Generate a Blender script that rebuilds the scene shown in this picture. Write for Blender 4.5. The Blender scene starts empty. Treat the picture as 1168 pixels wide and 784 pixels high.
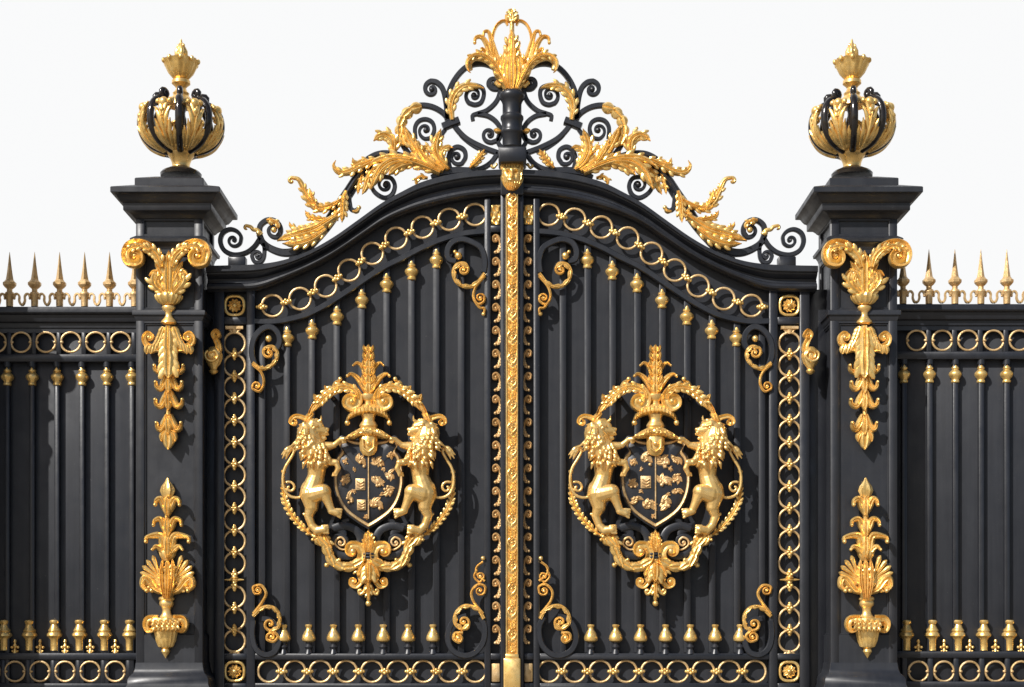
import bpy, math, random
from mathutils import Vector, noise
PI = math.pi
random.seed(7)
scn = bpy.context.scene
COL = scn.collection
D = 19.0            # camera distance from the gate plane (y = 0)
ZH = 1.6            # eye height
PYH = 740.0         # picture row of the horizon
GROUND = 0.0

def W(px, py, y=0.0):
    k = 0.01 * (D + y) / D
    return Vector(((px - 584.0) * k, y, ZH + (PYH - py) * k))

# ------------------------------------------------------------------ materials
def new_mat(name):
    m = bpy.data.materials.new(name); m.use_nodes = True
    nt = m.node_tree; b = nt.nodes['Principled BSDF']
    return m, nt, b

def ramp(nt, fac, stops):
    r = nt.nodes.new('ShaderNodeValToRGB')
    el = r.color_ramp.elements
    el[0].position, el[0].color = stops[0][0], (*stops[0][1], 1)
    el[1].position, el[1].color = stops[-1][0], (*stops[-1][1], 1)
    for p, c in stops[1:-1]:
        e = el.new(p); e.color = (*c, 1)
    nt.links.new(fac, r.inputs['Fac'])
    return r.outputs['Color']

def noise_tex(nt, vec, scale, detail=4, rough=0.55):
    n = nt.nodes.new('ShaderNodeTexNoise')
    n.inputs['Scale'].default_value = scale
    n.inputs['Detail'].default_value = detail
    n.inputs['Roughness'].default_value = rough
    nt.links.new(vec, n.inputs['Vector'])
    return n.outputs['Fac']

def pos_vec(nt, obj=True):
    if obj:
        t = nt.nodes.new('ShaderNodeTexCoord'); return t.outputs['Object']
    g = nt.nodes.new('ShaderNodeNewGeometry'); return g.outputs['Position']

def make_gold(name, cols, rough, bump_scale, bump_dist, metallic=0.68):
    m, nt, b = new_mat(name)
    v = pos_vec(nt, False)
    n1 = noise_tex(nt, v, 9, 5, 0.65)
    c = ramp(nt, n1, [(0.28, cols[0]), (0.5, cols[1]), (0.72, cols[2])])
    n3 = noise_tex(nt, v, 70, 3, 0.6)
    spot = ramp(nt, n3, [(0.24, (0.50, 0.38, 0.27)), (0.36, (1, 1, 1))])
    mx = nt.nodes.new('ShaderNodeMix'); mx.data_type = 'RGBA'; mx.blend_type = 'MULTIPLY'
    mx.inputs[0].default_value = 0.8
    nt.links.new(c, mx.inputs[6]); nt.links.new(spot, mx.inputs[7])
    nt.links.new(mx.outputs[2], b.inputs['Base Color'])
    b.inputs['Metallic'].default_value = metallic
    rr = nt.nodes.new('ShaderNodeMapRange')
    rr.inputs['From Min'].default_value = 0.3; rr.inputs['From Max'].default_value = 0.7
    rr.inputs['To Min'].default_value = rough - 0.07; rr.inputs['To Max'].default_value = rough + 0.12
    nt.links.new(noise_tex(nt, v, 22, 4), rr.inputs['Value'])
    nt.links.new(rr.outputs[0], b.inputs['Roughness'])
    bp = nt.nodes.new('ShaderNodeBump'); bp.inputs['Strength'].default_value = 0.55
    bp.inputs['Distance'].default_value = bump_dist
    nt.links.new(noise_tex(nt, v, bump_scale, 4, 0.6), bp.inputs['Height'])
    nt.links.new(bp.outputs[0], b.inputs['Normal'])
    return m

G1 = ((0.66, 0.39, 0.11), (0.91, 0.60, 0.20), (0.99, 0.72, 0.31))
GOLD = make_gold('gilded_metal', G1, 0.27, 45, 0.005)
GOLD_CARVED = make_gold('carved_gilding', G1, 0.27, 40, 0.006)
GOLD_SMOOTH = make_gold('polished_gilding', ((0.80, 0.50, 0.15), (0.92, 0.60, 0.215), (0.98, 0.70, 0.30)), 0.28, 22, 0.0025)
GOLD_DULL = make_gold('dull_gilding', ((0.50, 0.32, 0.13), (0.70, 0.47, 0.22), (0.84, 0.62, 0.35)), 0.42, 45, 0.008, 0.55)

def make_paint(name, c0, c1, rough, coarse=False, spec=0.5):
    m, nt, b = new_mat(name)
    v = pos_vec(nt, False)
    n1 = noise_tex(nt, v, 2.2, 6, 0.6)
    c = ramp(nt, n1, [(0.3, c0), (0.7, c1)])
    sp = noise_tex(nt, v, 38, 2, 0.5)
    dust = ramp(nt, sp, [(0.73, (0, 0, 0)), (0.80, (0.10, 0.095, 0.09))])
    mp = nt.nodes.new('ShaderNodeMapping'); mp.inputs['Scale'].default_value = (16, 16, .55)
    nt.links.new(v, mp.inputs['Vector'])
    st = ramp(nt, noise_tex(nt, mp.outputs[0], 1.0, 5, .6), [(0.36, (.84, .84, .85)), (0.55, (1, 1, 1)), (0.74, (1.16, 1.15, 1.12))])
    mu = nt.nodes.new('ShaderNodeMix'); mu.data_type = 'RGBA'; mu.blend_type = 'MULTIPLY'; mu.inputs[0].default_value = 1
    nt.links.new(c, mu.inputs[6]); nt.links.new(st, mu.inputs[7]); c = mu.outputs[2]
    ad = nt.nodes.new('ShaderNodeMix'); ad.data_type = 'RGBA'; ad.blend_type = 'ADD'
    ad.inputs[0].default_value = 0.5
    nt.links.new(c, ad.inputs[6]); nt.links.new(dust, ad.inputs[7])
    nt.links.new(ad.outputs[2], b.inputs['Base Color'])
    b.inputs['Specular IOR Level'].default_value = spec
    rr = nt.nodes.new('ShaderNodeMapRange')
    rr.inputs['From Min'].default_value = 0.3; rr.inputs['From Max'].default_value = 0.7
    rr.inputs['To Min'].default_value = rough - 0.08; rr.inputs['To Max'].default_value = rough + 0.1
    nt.links.new(noise_tex(nt, v, 6, 5), rr.inputs['Value'])
    nt.links.new(rr.outputs[0], b.inputs['Roughness'])
    bp = nt.nodes.new('ShaderNodeBump'); bp.inputs['Strength'].default_value = 0.35
    bp.inputs['Distance'].default_value = 0.006 if coarse else 0.003
    nt.links.new(noise_tex(nt, v, 3.0 if coarse else 30, 5, 0.6), bp.inputs['Height'])
    nt.links.new(bp.outputs[0], b.inputs['Normal'])
    return m

BLACK = make_paint('black_iron_paint', (0.0150, 0.0165, 0.0215), (0.0205, 0.0225, 0.0285), 0.38)
BLACK_SHEET = make_paint('black_sheet_paint', (0.0205, 0.0222, 0.0275), (0.0265, 0.0285, 0.0345), 0.50, True, 0.35)
BLACK_PILLAR = make_paint('black_pillar_paint', (0.0190, 0.0205, 0.0255), (0.0250, 0.0270, 0.0330), 0.42, True)
BLACK_GLOSS = make_paint('black_gloss_enamel', (0.012, 0.010, 0.010), (0.020, 0.016, 0.014), 0.14)

def paving_mat():
    m, nt, b = new_mat('stone_paving')
    v = pos_vec(nt, False)
    br = nt.nodes.new('ShaderNodeTexBrick')
    br.inputs['Scale'].default_value = 1.4
    br.inputs['Color1'].default_value = (0.24, 0.22, 0.19, 1)
    br.inputs['Color2'].default_value = (0.30, 0.27, 0.235, 1)
    br.inputs['Mortar'].default_value = (0.10, 0.09, 0.08, 1)
    br.inputs['Mortar Size'].default_value = 0.012
    nt.links.new(v, br.inputs['Vector'])
    mx = nt.nodes.new('ShaderNodeMix'); mx.data_type = 'RGBA'; mx.blend_type = 'MULTIPLY'
    mx.inputs[0].default_value = 0.7
    c = ramp(nt, noise_tex(nt, v, 3, 7, 0.65), [(0.3, (0.7, 0.7, 0.7)), (0.7, (1.05, 1.04, 1.0))])
    nt.links.new(br.outputs['Color'], mx.inputs[6]); nt.links.new(c, mx.inputs[7])
    nt.links.new(mx.outputs[2], b.inputs['Base Color'])
    b.inputs['Roughness'].default_value = 0.85
    return m
PAVING = paving_mat()

# ------------------------------------------------------------------ mesh builder
WL = {}
class MB:
    def __init__(s): s.v = []; s.f = []
    def grid(s, rows, close_u=False, cap=True):
        """rows: list of rings (lists of Vector). close_u: ring is closed"""
        b = len(s.v); n = len(rows[0])
        for r in rows: s.v.extend(r)
        m = len(rows)
        for i in range(m - 1):
            for j in range(n if close_u else n - 1):
                a = b + i * n + j; c = b + i * n + (j + 1) % n
                s.f.append((a, c, c + n, a + n))
        if close_u and cap:
            s.f.append(tuple(b + j for j in reversed(range(n))))
            s.f.append(tuple(b + (m - 1) * n + j for j in range(n)))
    def box(s, x0, x1, z0, z1, y0, y1, bev=0.004):
        """chamfered box in world metres"""
        bev = min(bev, abs(x1-x0)*.3, abs(z1-z0)*.3, abs(y1-y0)*.3)
        x0, x1 = min(x0, x1), max(x0, x1); z0, z1 = min(z0, z1), max(z0, z1); y0, y1 = min(y0, y1), max(y0, y1)
        def ring(y, i):
            a, b_, c, d = x0+i, x1-i, z0+i, z1-i
            e = bev
            return [Vector(p) for p in ((a+e, y, c), (b_-e, y, c), (b_, y, c+e), (b_, y, d-e), (b_-e, y, d), (a+e, y, d), (a, y, d-e), (a, y, c+e))]
        s.grid([ring(y0, bev), ring(y0+bev, 0), ring(y1-bev, 0), ring(y1, bev)], True)
    def pbox(s, px0, px1, py0, py1, y0, y1, bev=0.004, ref=None):
        """box given by its picture outline at front plane ref"""
        r = y0 if ref is None else ref
        a = W(px0, py1, r); b = W(px1, py0, r)
        s.box(a.x, b.x, a.z, b.z, y0, y1, bev)
    def tri(s, pts):
        b = len(s.v); s.v.extend(pts); s.f.append(tuple(range(b, b+len(pts))))
    def lathe(s, cx, prof, y=0.0, seg=20, rot=0.0, fr=1.0, flute=0, fl_amp=0.0):
        """prof: list of (radius px, picture row) at plane y"""
        rows = []
        for r, py in prof:
            c = W(cx, py, y); ring = []
            for j in range(seg):
                a = rot + 2 * PI * j / seg
                rr = r * 0.01 * (1 + (fl_amp * math.cos(flute * a) if flute else 0))
                ring.append(Vector((c.x + rr * math.cos(a), c.y + fr * rr * math.sin(a), c.z)))
            rows.append(ring)
        s.grid(rows, True)
    def ball(s, c, rx, ry=None, rz=None, seg=12, rings=8):
        ry = rx if ry is None else ry; rz = rx if rz is None else rz
        rows = []
        for i in range(rings + 1):
            t = PI * i / rings; t = min(max(t, 0.03), PI - 0.03)
            rows.append([Vector((c.x + rx*math.sin(t)*math.cos(2*PI*j/seg), c.y + ry*math.sin(t)*math.sin(2*PI*j/seg), c.z - rz*math.cos(t))) for j in range(seg)])
        s.grid(rows, True)
    def pball(s, px, py, r, y, ry=None, rz=None):
        s.ball(W(px, py, y), r*.01, (r if ry is None else ry)*.01, (r if rz is None else rz)*.01)
    def capsule(s, a, b, ra, rb, seg=12):
        d = b - a; L = max(d.length, 1e-5); d = d / L
        u = d.orthogonal().normalized(); w = d.cross(u)
        rows = []
        for t, k in ((-1, .08), (-.92, .40), (-.7, .71), (-.38, .92), (0, 1)):
            rows.append([a + d*ra*t + (u*math.cos(2*PI*j/seg)+w*math.sin(2*PI*j/seg))*ra*k for j in range(seg)])
        for t, k in ((0, 1), (.38, .92), (.7, .71), (.92, .40), (1, .08)):
            rows.append([b + d*rb*t + (u*math.cos(2*PI*j/seg)+w*math.sin(2*PI*j/seg))*rb*k for j in range(seg)])
        s.grid(rows, True)
    def torus(s, c, R, r, seg=36, ms=8, sq=0.0, rim=None):
        rows = []
        for i in range(seg + 1):
            a = 2 * PI * i / seg
            rad = R
            if sq: rad = R / (abs(math.cos(a))**sq + abs(math.sin(a))**sq)**(1.0/sq)
            ring = []
            for j in range(ms):
                b = 2 * PI * j / ms
                ring.append(Vector((c.x + (rad + r*math.cos(b))*math.cos(a), c.y + (rim or r)*math.sin(b), c.z + (rad + r*math.cos(b))*math.sin(a))))
            rows.append(ring)
        s.grid(rows, True, cap=False)
    def sweep(s, path, w, d, y=0.0, prof='rect', seg=12):
        """path in picture points; w, d half width / half depth in px (number or f(t)); y number or f(t)"""
        n = len(path); rows = []
        fw = w if callable(w) else (lambda t: w)
        fd = d if callable(d) else (lambda t: d)
        fy = y if callable(y) else (lambda t: y)
        if prof == 'rect':
            sec = [(-1, .72), (-1, -.72), (-.72, -1), (.72, -1), (1, -.72), (1, .72), (.72, 1), (-.72, 1)]
        elif prof == 'round':
            sec = [(math.cos(2*PI*j/seg), math.sin(2*PI*j/seg)) for j in range(seg)]
        elif prof == 'ridge':    # domed front with a groove on each side
            sec = [(-1, .9), (-1, -.15), (-.78, -.45), (-.52, -.30), (-.30, -.78), (0, -1), (.30, -.78), (.52, -.30), (.78, -.45), (1, -.15), (1, .9)]
        elif prof == 'blade':
            sec = [(-1, .9), (-1, 0), (-.72, -.55), (-.38, -.92), (-.12, -.72), (0, -.42), (.12, -.72), (.38, -.92), (.72, -.55), (1, 0), (1, .9)]
        elif prof == 'tongue':   # raised edges, sunken face
            sec = [(-1, .8), (-1, -.6), (-.82, -1), (-.6, -.75), (-.3, -.35), (0, -.25), (.3, -.35), (.6, -.75), (.82, -1), (1, -.6), (1, .8)]
        P = [W(p[0], p[1], 0) for p in path]
        for i in range(n):
            a = P[max(i-1, 0)]; b = P[min(i+1, n-1)]
            t = (b - a); t.y = 0
            t = t.normalized() if t.length > 1e-7 else Vector((1, 0, 0))
            nn = Vector((-t.z, 0, t.x)); u = i/(n-1)
            ww = fw(u)*.01; dd = fd(u)*.01
            c = W(path[i][0], path[i][1], fy(u))
            rows.append([c + nn*(a_*ww) + Vector((0, b_*dd, 0)) for a_, b_ in sec])
        s.grid(rows, True)
    def leaf(s, spine, w, lobes=6, y=0.0, h=4.0, side=0, fwd=0.0, skew=0.55, shape='leaf', th=1.0, m=12, deep=0.5, wob=0.07):
        """acanthus leaf: spine in picture points (base to tip), w half width px, h relief px"""
        if shape == 'curl': return s.curl(spine, w, y, h, fwd)
        if lobes <= 3 and m != 10:
            sp = resample(smooth(spine, 8), 16)
            s.sweep(sp, lambda t: max(.12, w*(.35+.65*math.sin(PI*min(1, t*1.05+.05))) if t < .5 else w*max(.06, math.cos((t-.5)*PI*.97))**.8), lambda t: h*.75*(.5+.5*math.sin(PI*min(1, t+.1))), lambda t: y-fwd*.01*t*t, 'blade')
            return
        if w >= 3.4 and lobes >= 4 and shape == 'leaf': return s.acanthus(spine, w, lobes, y, h, fwd)
        sp = smooth(spine, 8) if len(spine) < 14 else spine
        n = max(26, int(lobes*9)); sp = resample(sp, n)
        P = [W(p[0], p[1], 0) for p in sp]
        front = []; back = []
        rnd = random.Random(hash((round(spine[0][0]), round(spine[0][1]), lobes)))
        ph = rnd.uniform(-.05, .05)
        for i in range(n):
            t = i/(n-1)
            a = P[max(i-1, 0)]; b = P[min(i+1, n-1)]
            T = (b-a); T = T.normalized() if T.length > 1e-7 else Vector((1, 0, 0))
            N = Vector((-T.z, 0, T.x))
            if shape == 'leaf': env = math.sin(PI*min(1, (0.06+0.94*t)**0.75))**0.65
            elif shape == 'fan': env = 0.25+0.75*math.sin(PI*0.5*min(1, t*1.25))*(1 if t < .85 else math.cos((t-.85)/.15*PI*.5)**.5+.05)
            elif shape == 'frond': env = (1-t)**0.55*(0.5+0.5*min(1, t*5))
            else: env = max(.12, math.sin(PI*t)**0.5)
            env = max(env, 0.06)
            f = (lobes*(t+ph)) % 1.0
            lob = (1-deep) + deep*math.sin(PI*min(1, f**0.75))**0.6
            fr = []; bk = []
            for j in range(m+1):
                q = -1 + 2*j/m
                if side == 1: q = max(q, -0.25)
                if side == -1: q = min(q, 0.25)
                aq = abs(q)
                wid = w*.01*env*(1*(1-aq)+lob*aq)
                pos = P[i] + N*(q*wid) + T*(aq**1.5*skew*w*.01*env)
                v = lobes*(t+ph) - 0.45*aq
                hh = h*.01*(0.25+0.75*math.sqrt(max(0, 1-0.92*q*q)))*(0.35+0.65*min(1, env*1.3))
                hh += h*.01*0.24*math.cos(2*PI*v)*min(1, aq*aq*2.2)*env
                hh += h*.01*0.17*math.cos(q*2.55*PI)*(1-.5*t)
                hh -= h*.01*0.42*math.exp(-(q/.13)**2)*min(1, 4*t)
                hh += h*.01*wob*noise.noise(pos*22)
                yy = y - max(hh, .001) - fwd*.01*t**2
                k = (D+yy)/D
                fr.append(Vector((pos.x*k, yy, ZH+(pos.z-ZH)*k)))
                yb = y + th*.01 - fwd*.01*t**2
                k = (D+yb)/D
                bk.append(Vector((pos.x*k, yb, ZH+(pos.z-ZH)*k)))
            front.append(fr + bk[::-1])
        s.grid(front, True)
    def curl(s, spine, w, y=0.0, h=4.0, fwd=0.0):
        """smooth leaf whose tip rolls over into a small bud"""
        sp = resample(smooth(spine, 8), 30)
        s.sweep(sp, lambda t: w*(.5+.5*math.sin(PI*min(.5, t*1.25))) if t < .4 else w*(1-.62*((t-.4)/.6)**1.1), lambda t: h*.8*(1-.3*t), lambda t: y-fwd*.01*t*t, 'blade')
        e = sp[-1]; s.pball(e[0], e[1], w*.48, y-fwd*.01-.005, h*.65)
    def acanthus(s, spine, w, lobes=6, y=0.0, h=4.0, fwd=0.0):
        sp = resample(smooth(spine, 8), 44)
        L = sum(math.hypot(b[0]-a[0], b[1]-a[1]) for a, b in zip(sp, sp[1:]))
        def bw(t):
            return w*(.36+.30*math.sin(PI*min(1, t*1.1))) if t < .84 else w*.48*max(.10, 1-(t-.84)/.17)
        s.sweep(sp, bw, lambda t: h*.85*(.55+.45*math.sin(PI*min(1, t+.15)))*(1 if t < .9 else .6), lambda t: y-.002*h-fwd*.01*t*t, 'blade')
        n = max(2, int(round(lobes*.62)))
        for i in range(n):
            for sg in (-1, 1):
                t = .10+.72*(i+(.0 if sg < 0 else .35))/n
                k = int(t*43); a = sp[k]; b = sp[min(k+2, 43)]
                dx, dy = b[0]-a[0], b[1]-a[1]; d = math.hypot(dx, dy) or 1; dx /= d; dy /= d
                nx, ny = -dy*sg, dx*sg
                ll = w*(.80+.55*math.sin(PI*min(1, t*1.15)))*(1-.35*max(0, t-.6)/.4)
                ll = min(ll, w*1.2)*.92
                q = [(a[0]+dx*u*ll+nx*v*ll, a[1]+dy*u*ll+ny*v*ll) for u, v in ((-.15, .08), (.22, .34), (.55, .60), (.90, .76), (1.08, .88))]
                wl = max(.9, ll*.31)
                yy = y-.006-fwd*.01*t*t
                s.sweep(smooth(q, 5), lambda u: wl*(.55+.45*math.sin(PI*min(1, u*1.25))) if u < .8 else wl*.72*(1-(u-.8)/.24), lambda u: h*.42*(1-.35*u), lambda u: yy-.012*math.sin(PI*u)-.008*u, 'round', 8)
                if n > 99:
                    q2 = [(a[0]+dx*u*ll+nx*v*ll, a[1]+dy*u*ll+ny*v*ll) for u, v in ((.05, .1), (.55, .30), (.95, .42), (1.22, .62))]
                    s.sweep(smooth(q2, 5), lambda u: wl*.75*(1-.75*u*u), lambda u: h*.40*(1-.3*u), lambda u: yy-.016-.006*u, 'round', 8)
    def add_mirror(s, axis_px, y=0.0):
        ax = W(axis_px, 0, y).x
        b = len(s.v); s.v.extend([Vector((2*ax - p.x, p.y, p.z)) for p in s.v[:b]])
        s.f.extend([tuple(b+i for i in reversed(f)) for f in s.f[:len(s.f)]])
    def build(s, name, mat, parent=None, angle=38, label=None, origin=None, jitter=0.0):
        if jitter:
            s.v = [p + noise.noise_vector(p*30)*jitter for p in s.v]
        if origin is None:
            lo = [min(p[i] for p in s.v) for i in range(3)]; hi = [max(p[i] for p in s.v) for i in range(3)]
            origin = Vector(((lo[0]+hi[0])/2, (lo[1]+hi[1])/2, lo[2]))
        me = bpy.data.meshes.new(name)
        me.from_pydata([tuple(p - origin) for p in s.v], [], s.f)
        me.polygons.foreach_set('use_smooth', [True]*len(me.polygons))
        fix_normals(me)
        me.set_sharp_from_angle(angle=math.radians(angle))
        me.materials.append(mat)
        o = bpy.data.objects.new(name, me); COL.objects.link(o)
        attach(o, origin, parent)
        if label: o['label'] = label
        return o

import bmesh
def fix_normals(me):
    bm = bmesh.new(); bm.from_mesh(me)
    bmesh.ops.recalc_face_normals(bm, faces=bm.faces)
    bm.to_mesh(me); bm.free()

def attach(o, world, parent):
    WL[o.name] = Vector(world)
    if parent: o.parent = parent; o.location = Vector(world) - WL[parent.name]
    else: o.location = world

def thing(name, loc, label=None, cat=None, group=None, parent=None):
    o = bpy.data.objects.new(name, None); COL.objects.link(o)
    o.empty_display_size = 0.2
    attach(o, Vector(loc), parent)
    if label: o['label'] = label
    if cat: o['category'] = cat; o['kind'] = 'thing'
    if group: o['group'] = group
    return o

def inst(o, world, parent):
    c = o.copy(); COL.objects.link(c); attach(c, Vector(world), parent)
    for ch in list(o.children):
        if ch is c: continue
        d = ch.copy(); COL.objects.link(d)
        attach(d, WL[ch.name] - WL[o.name] + Vector(world), c)
    return c

_mm = {}
def mirror_mesh(me):
    if me.name in _mm: return _mm[me.name]
    m2 = me.copy()
    bm = bmesh.new(); bm.from_mesh(m2)
    for v in bm.verts: v.co.x = -v.co.x
    bmesh.ops.reverse_faces(bm, faces=bm.faces)
    bm.to_mesh(m2); bm.free()
    _mm[me.name] = m2
    return m2

def mirror_tree(o, axis, parent=None):
    c = o.copy()
    if o.data: c.data = mirror_mesh(o.data)
    COL.objects.link(c)
    w = WL[o.name].copy(); w.x = 2*axis - w.x
    attach(c, w, parent)
    for ch in list(o.children):
        if ch.name != c.name: mirror_tree(ch, axis, c)
    return c

# ------------------------------------------------------------------ 2-D curves (picture points)
def smooth(pts, n=8):
    if len(pts) < 3:
        a, b = pts; return [(a[0]+(b[0]-a[0])*i/n, a[1]+(b[1]-a[1])*i/n) for i in range(n+1)]
    P = [(2*pts[0][0]-pts[1][0], 2*pts[0][1]-pts[1][1])] + list(pts) + [(2*pts[-1][0]-pts[-2][0], 2*pts[-1][1]-pts[-2][1])]
    out = []
    for i in range(1, len(P)-2):
        p0, p1, p2, p3 = P[i-1:i+3]
        for k in range(n):
            t = k/n
            out.append(tuple(0.5*((2*p1[a])+(-p0[a]+p2[a])*t+(2*p0[a]-5*p1[a]+4*p2[a]-p3[a])*t*t+(-p0[a]+3*p1[a]-3*p2[a]+p3[a])*t**3) for a in (0, 1)))
    out.append(tuple(pts[-1]))
    return out

def resample(pts, n):
    L = [0]
    for a, b in zip(pts, pts[1:]): L.append(L[-1]+math.hypot(b[0]-a[0], b[1]-a[1]))
    out = []; j = 0
    for i in range(n):
        d = L[-1]*i/(n-1)
        while j < len(L)-2 and L[j+1] < d: j += 1
        s_ = (d-L[j])/max(1e-9, L[j+1]-L[j])
        out.append((pts[j][0]+(pts[j+1][0]-pts[j][0])*s_, pts[j][1]+(pts[j+1][1]-pts[j][1])*s_))
    return out

def wind(pts, c, turns=1.4, rin=1.0):
    """continue a path as a spiral round c"""
    (x0, y0), (x1, y1) = pts[-2], pts[-1]
    rx, ry = x1-c[0], y1-c[1]
    sgn = 1 if rx*(y1-y0) - ry*(x1-x0) > 0 else -1
    a0 = math.atan2(ry, rx); r0 = math.hypot(rx, ry); n = int(22*turns)
    return [(c[0]+(r0+(rin-r0)*(i/n)**.85)*math.cos(a0+sgn*2*PI*turns*i/n), c[1]+(r0+(rin-r0)*(i/n)**.85)*math.sin(a0+sgn*2*PI*turns*i/n)) for i in range(1, n+1)]

def scroll(pts, end=None, start=None, te=1.4, ts=1.4, rin=1.0):
    core = smooth(pts, 8)
    out = core
    if end: out = out + wind(core, end, te, rin)
    if start: out = wind(core[::-1], start, ts, rin)[::-1] + out
    return resample(out, max(30, int(len(out)*.9)))

def mpts(pts, axis): return [(2*axis - p[0], p[1]) for p in pts]

def taper(w0, w1, w2=None):
    if w2 is None: return lambda t: w0+(w1-w0)*t
    return lambda t: w0+(w1-w0)*2*t if t < .5 else w1+(w2-w1)*(2*t-1)

def gold_scroll(mb, pts, end=None, start=None, w=2.0, d=2.2, y=0.0, te=1.5, ts=1.5, ball=2.2, w1=None, prof='ridge'):
    p = scroll(pts, end, start, te, ts)
    mb.sweep(p, taper(w if not start else w*.6, w, (w1 or w*.6) if end else w), d, y, prof)
    for c in (end, start):
        if c and ball: mb.pball(c[0], c[1], ball, y, ball*.9)
    return p

def garland(mb, pts, w, y, n, L, wl, h=2.5, seg='leaf', both=True):
    p = resample(smooth(pts, 8), n+1)
    mb.sweep(resample(smooth(pts, 8), 40), lambda t: w*(.6+.4*math.sin(PI*t)), w*.8, y, 'round', 10)
    for i in range(n):
        x, y_ = p[i]; dx, dy = p[i+1][0]-x, p[i+1][1]-y_
        a = math.atan2(dy, dx)
        for sg in ((-1, 1) if both else (1,)):
            b = a + sg*0.55
            q = [(x, y_), (x+math.cos(b)*L*.5, y_+math.sin(b)*L*.5), (x+math.cos(b-sg*.5)*L*.95, y_+math.sin(b-sg*.5)*L*.95)]
            mb.leaf(q, wl, 3, y-.01*w*.55, h, m=6, fwd=1)
        q = [(x, y_), (x+dx*.8, y_+dy*.8), (x+dx*1.4, y_+dy*1.4)]
        mb.leaf(q, wl*.8, 3, y-.01*w*.9, h, m=6, fwd=1)
# ------------------------------------------------------------------ pillars
def square_loft(mb, cx, cy, prof, ch=0.006):
    """prof: (half width m, z m) bottom to top; square section with small chamfers"""
    rows = []
    for h, z in prof:
        c = min(ch, h*.3)
        rows.append([Vector((cx+a, cy+b, z)) for a, b in ((-h+c, -h), (h-c, -h), (h, -h+c), (h, h-c), (h-c, h), (-h+c, h), (-h, h-c), (-h, -h+c))])
    mb.grid(rows, True)

def pz(py, half): return W(0, py, -half).z

PX = W(193, 0, -.3725).x           # left pillar axis
PAX = (PX + W(985.5, 0, -.3725).x) / 2

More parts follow.
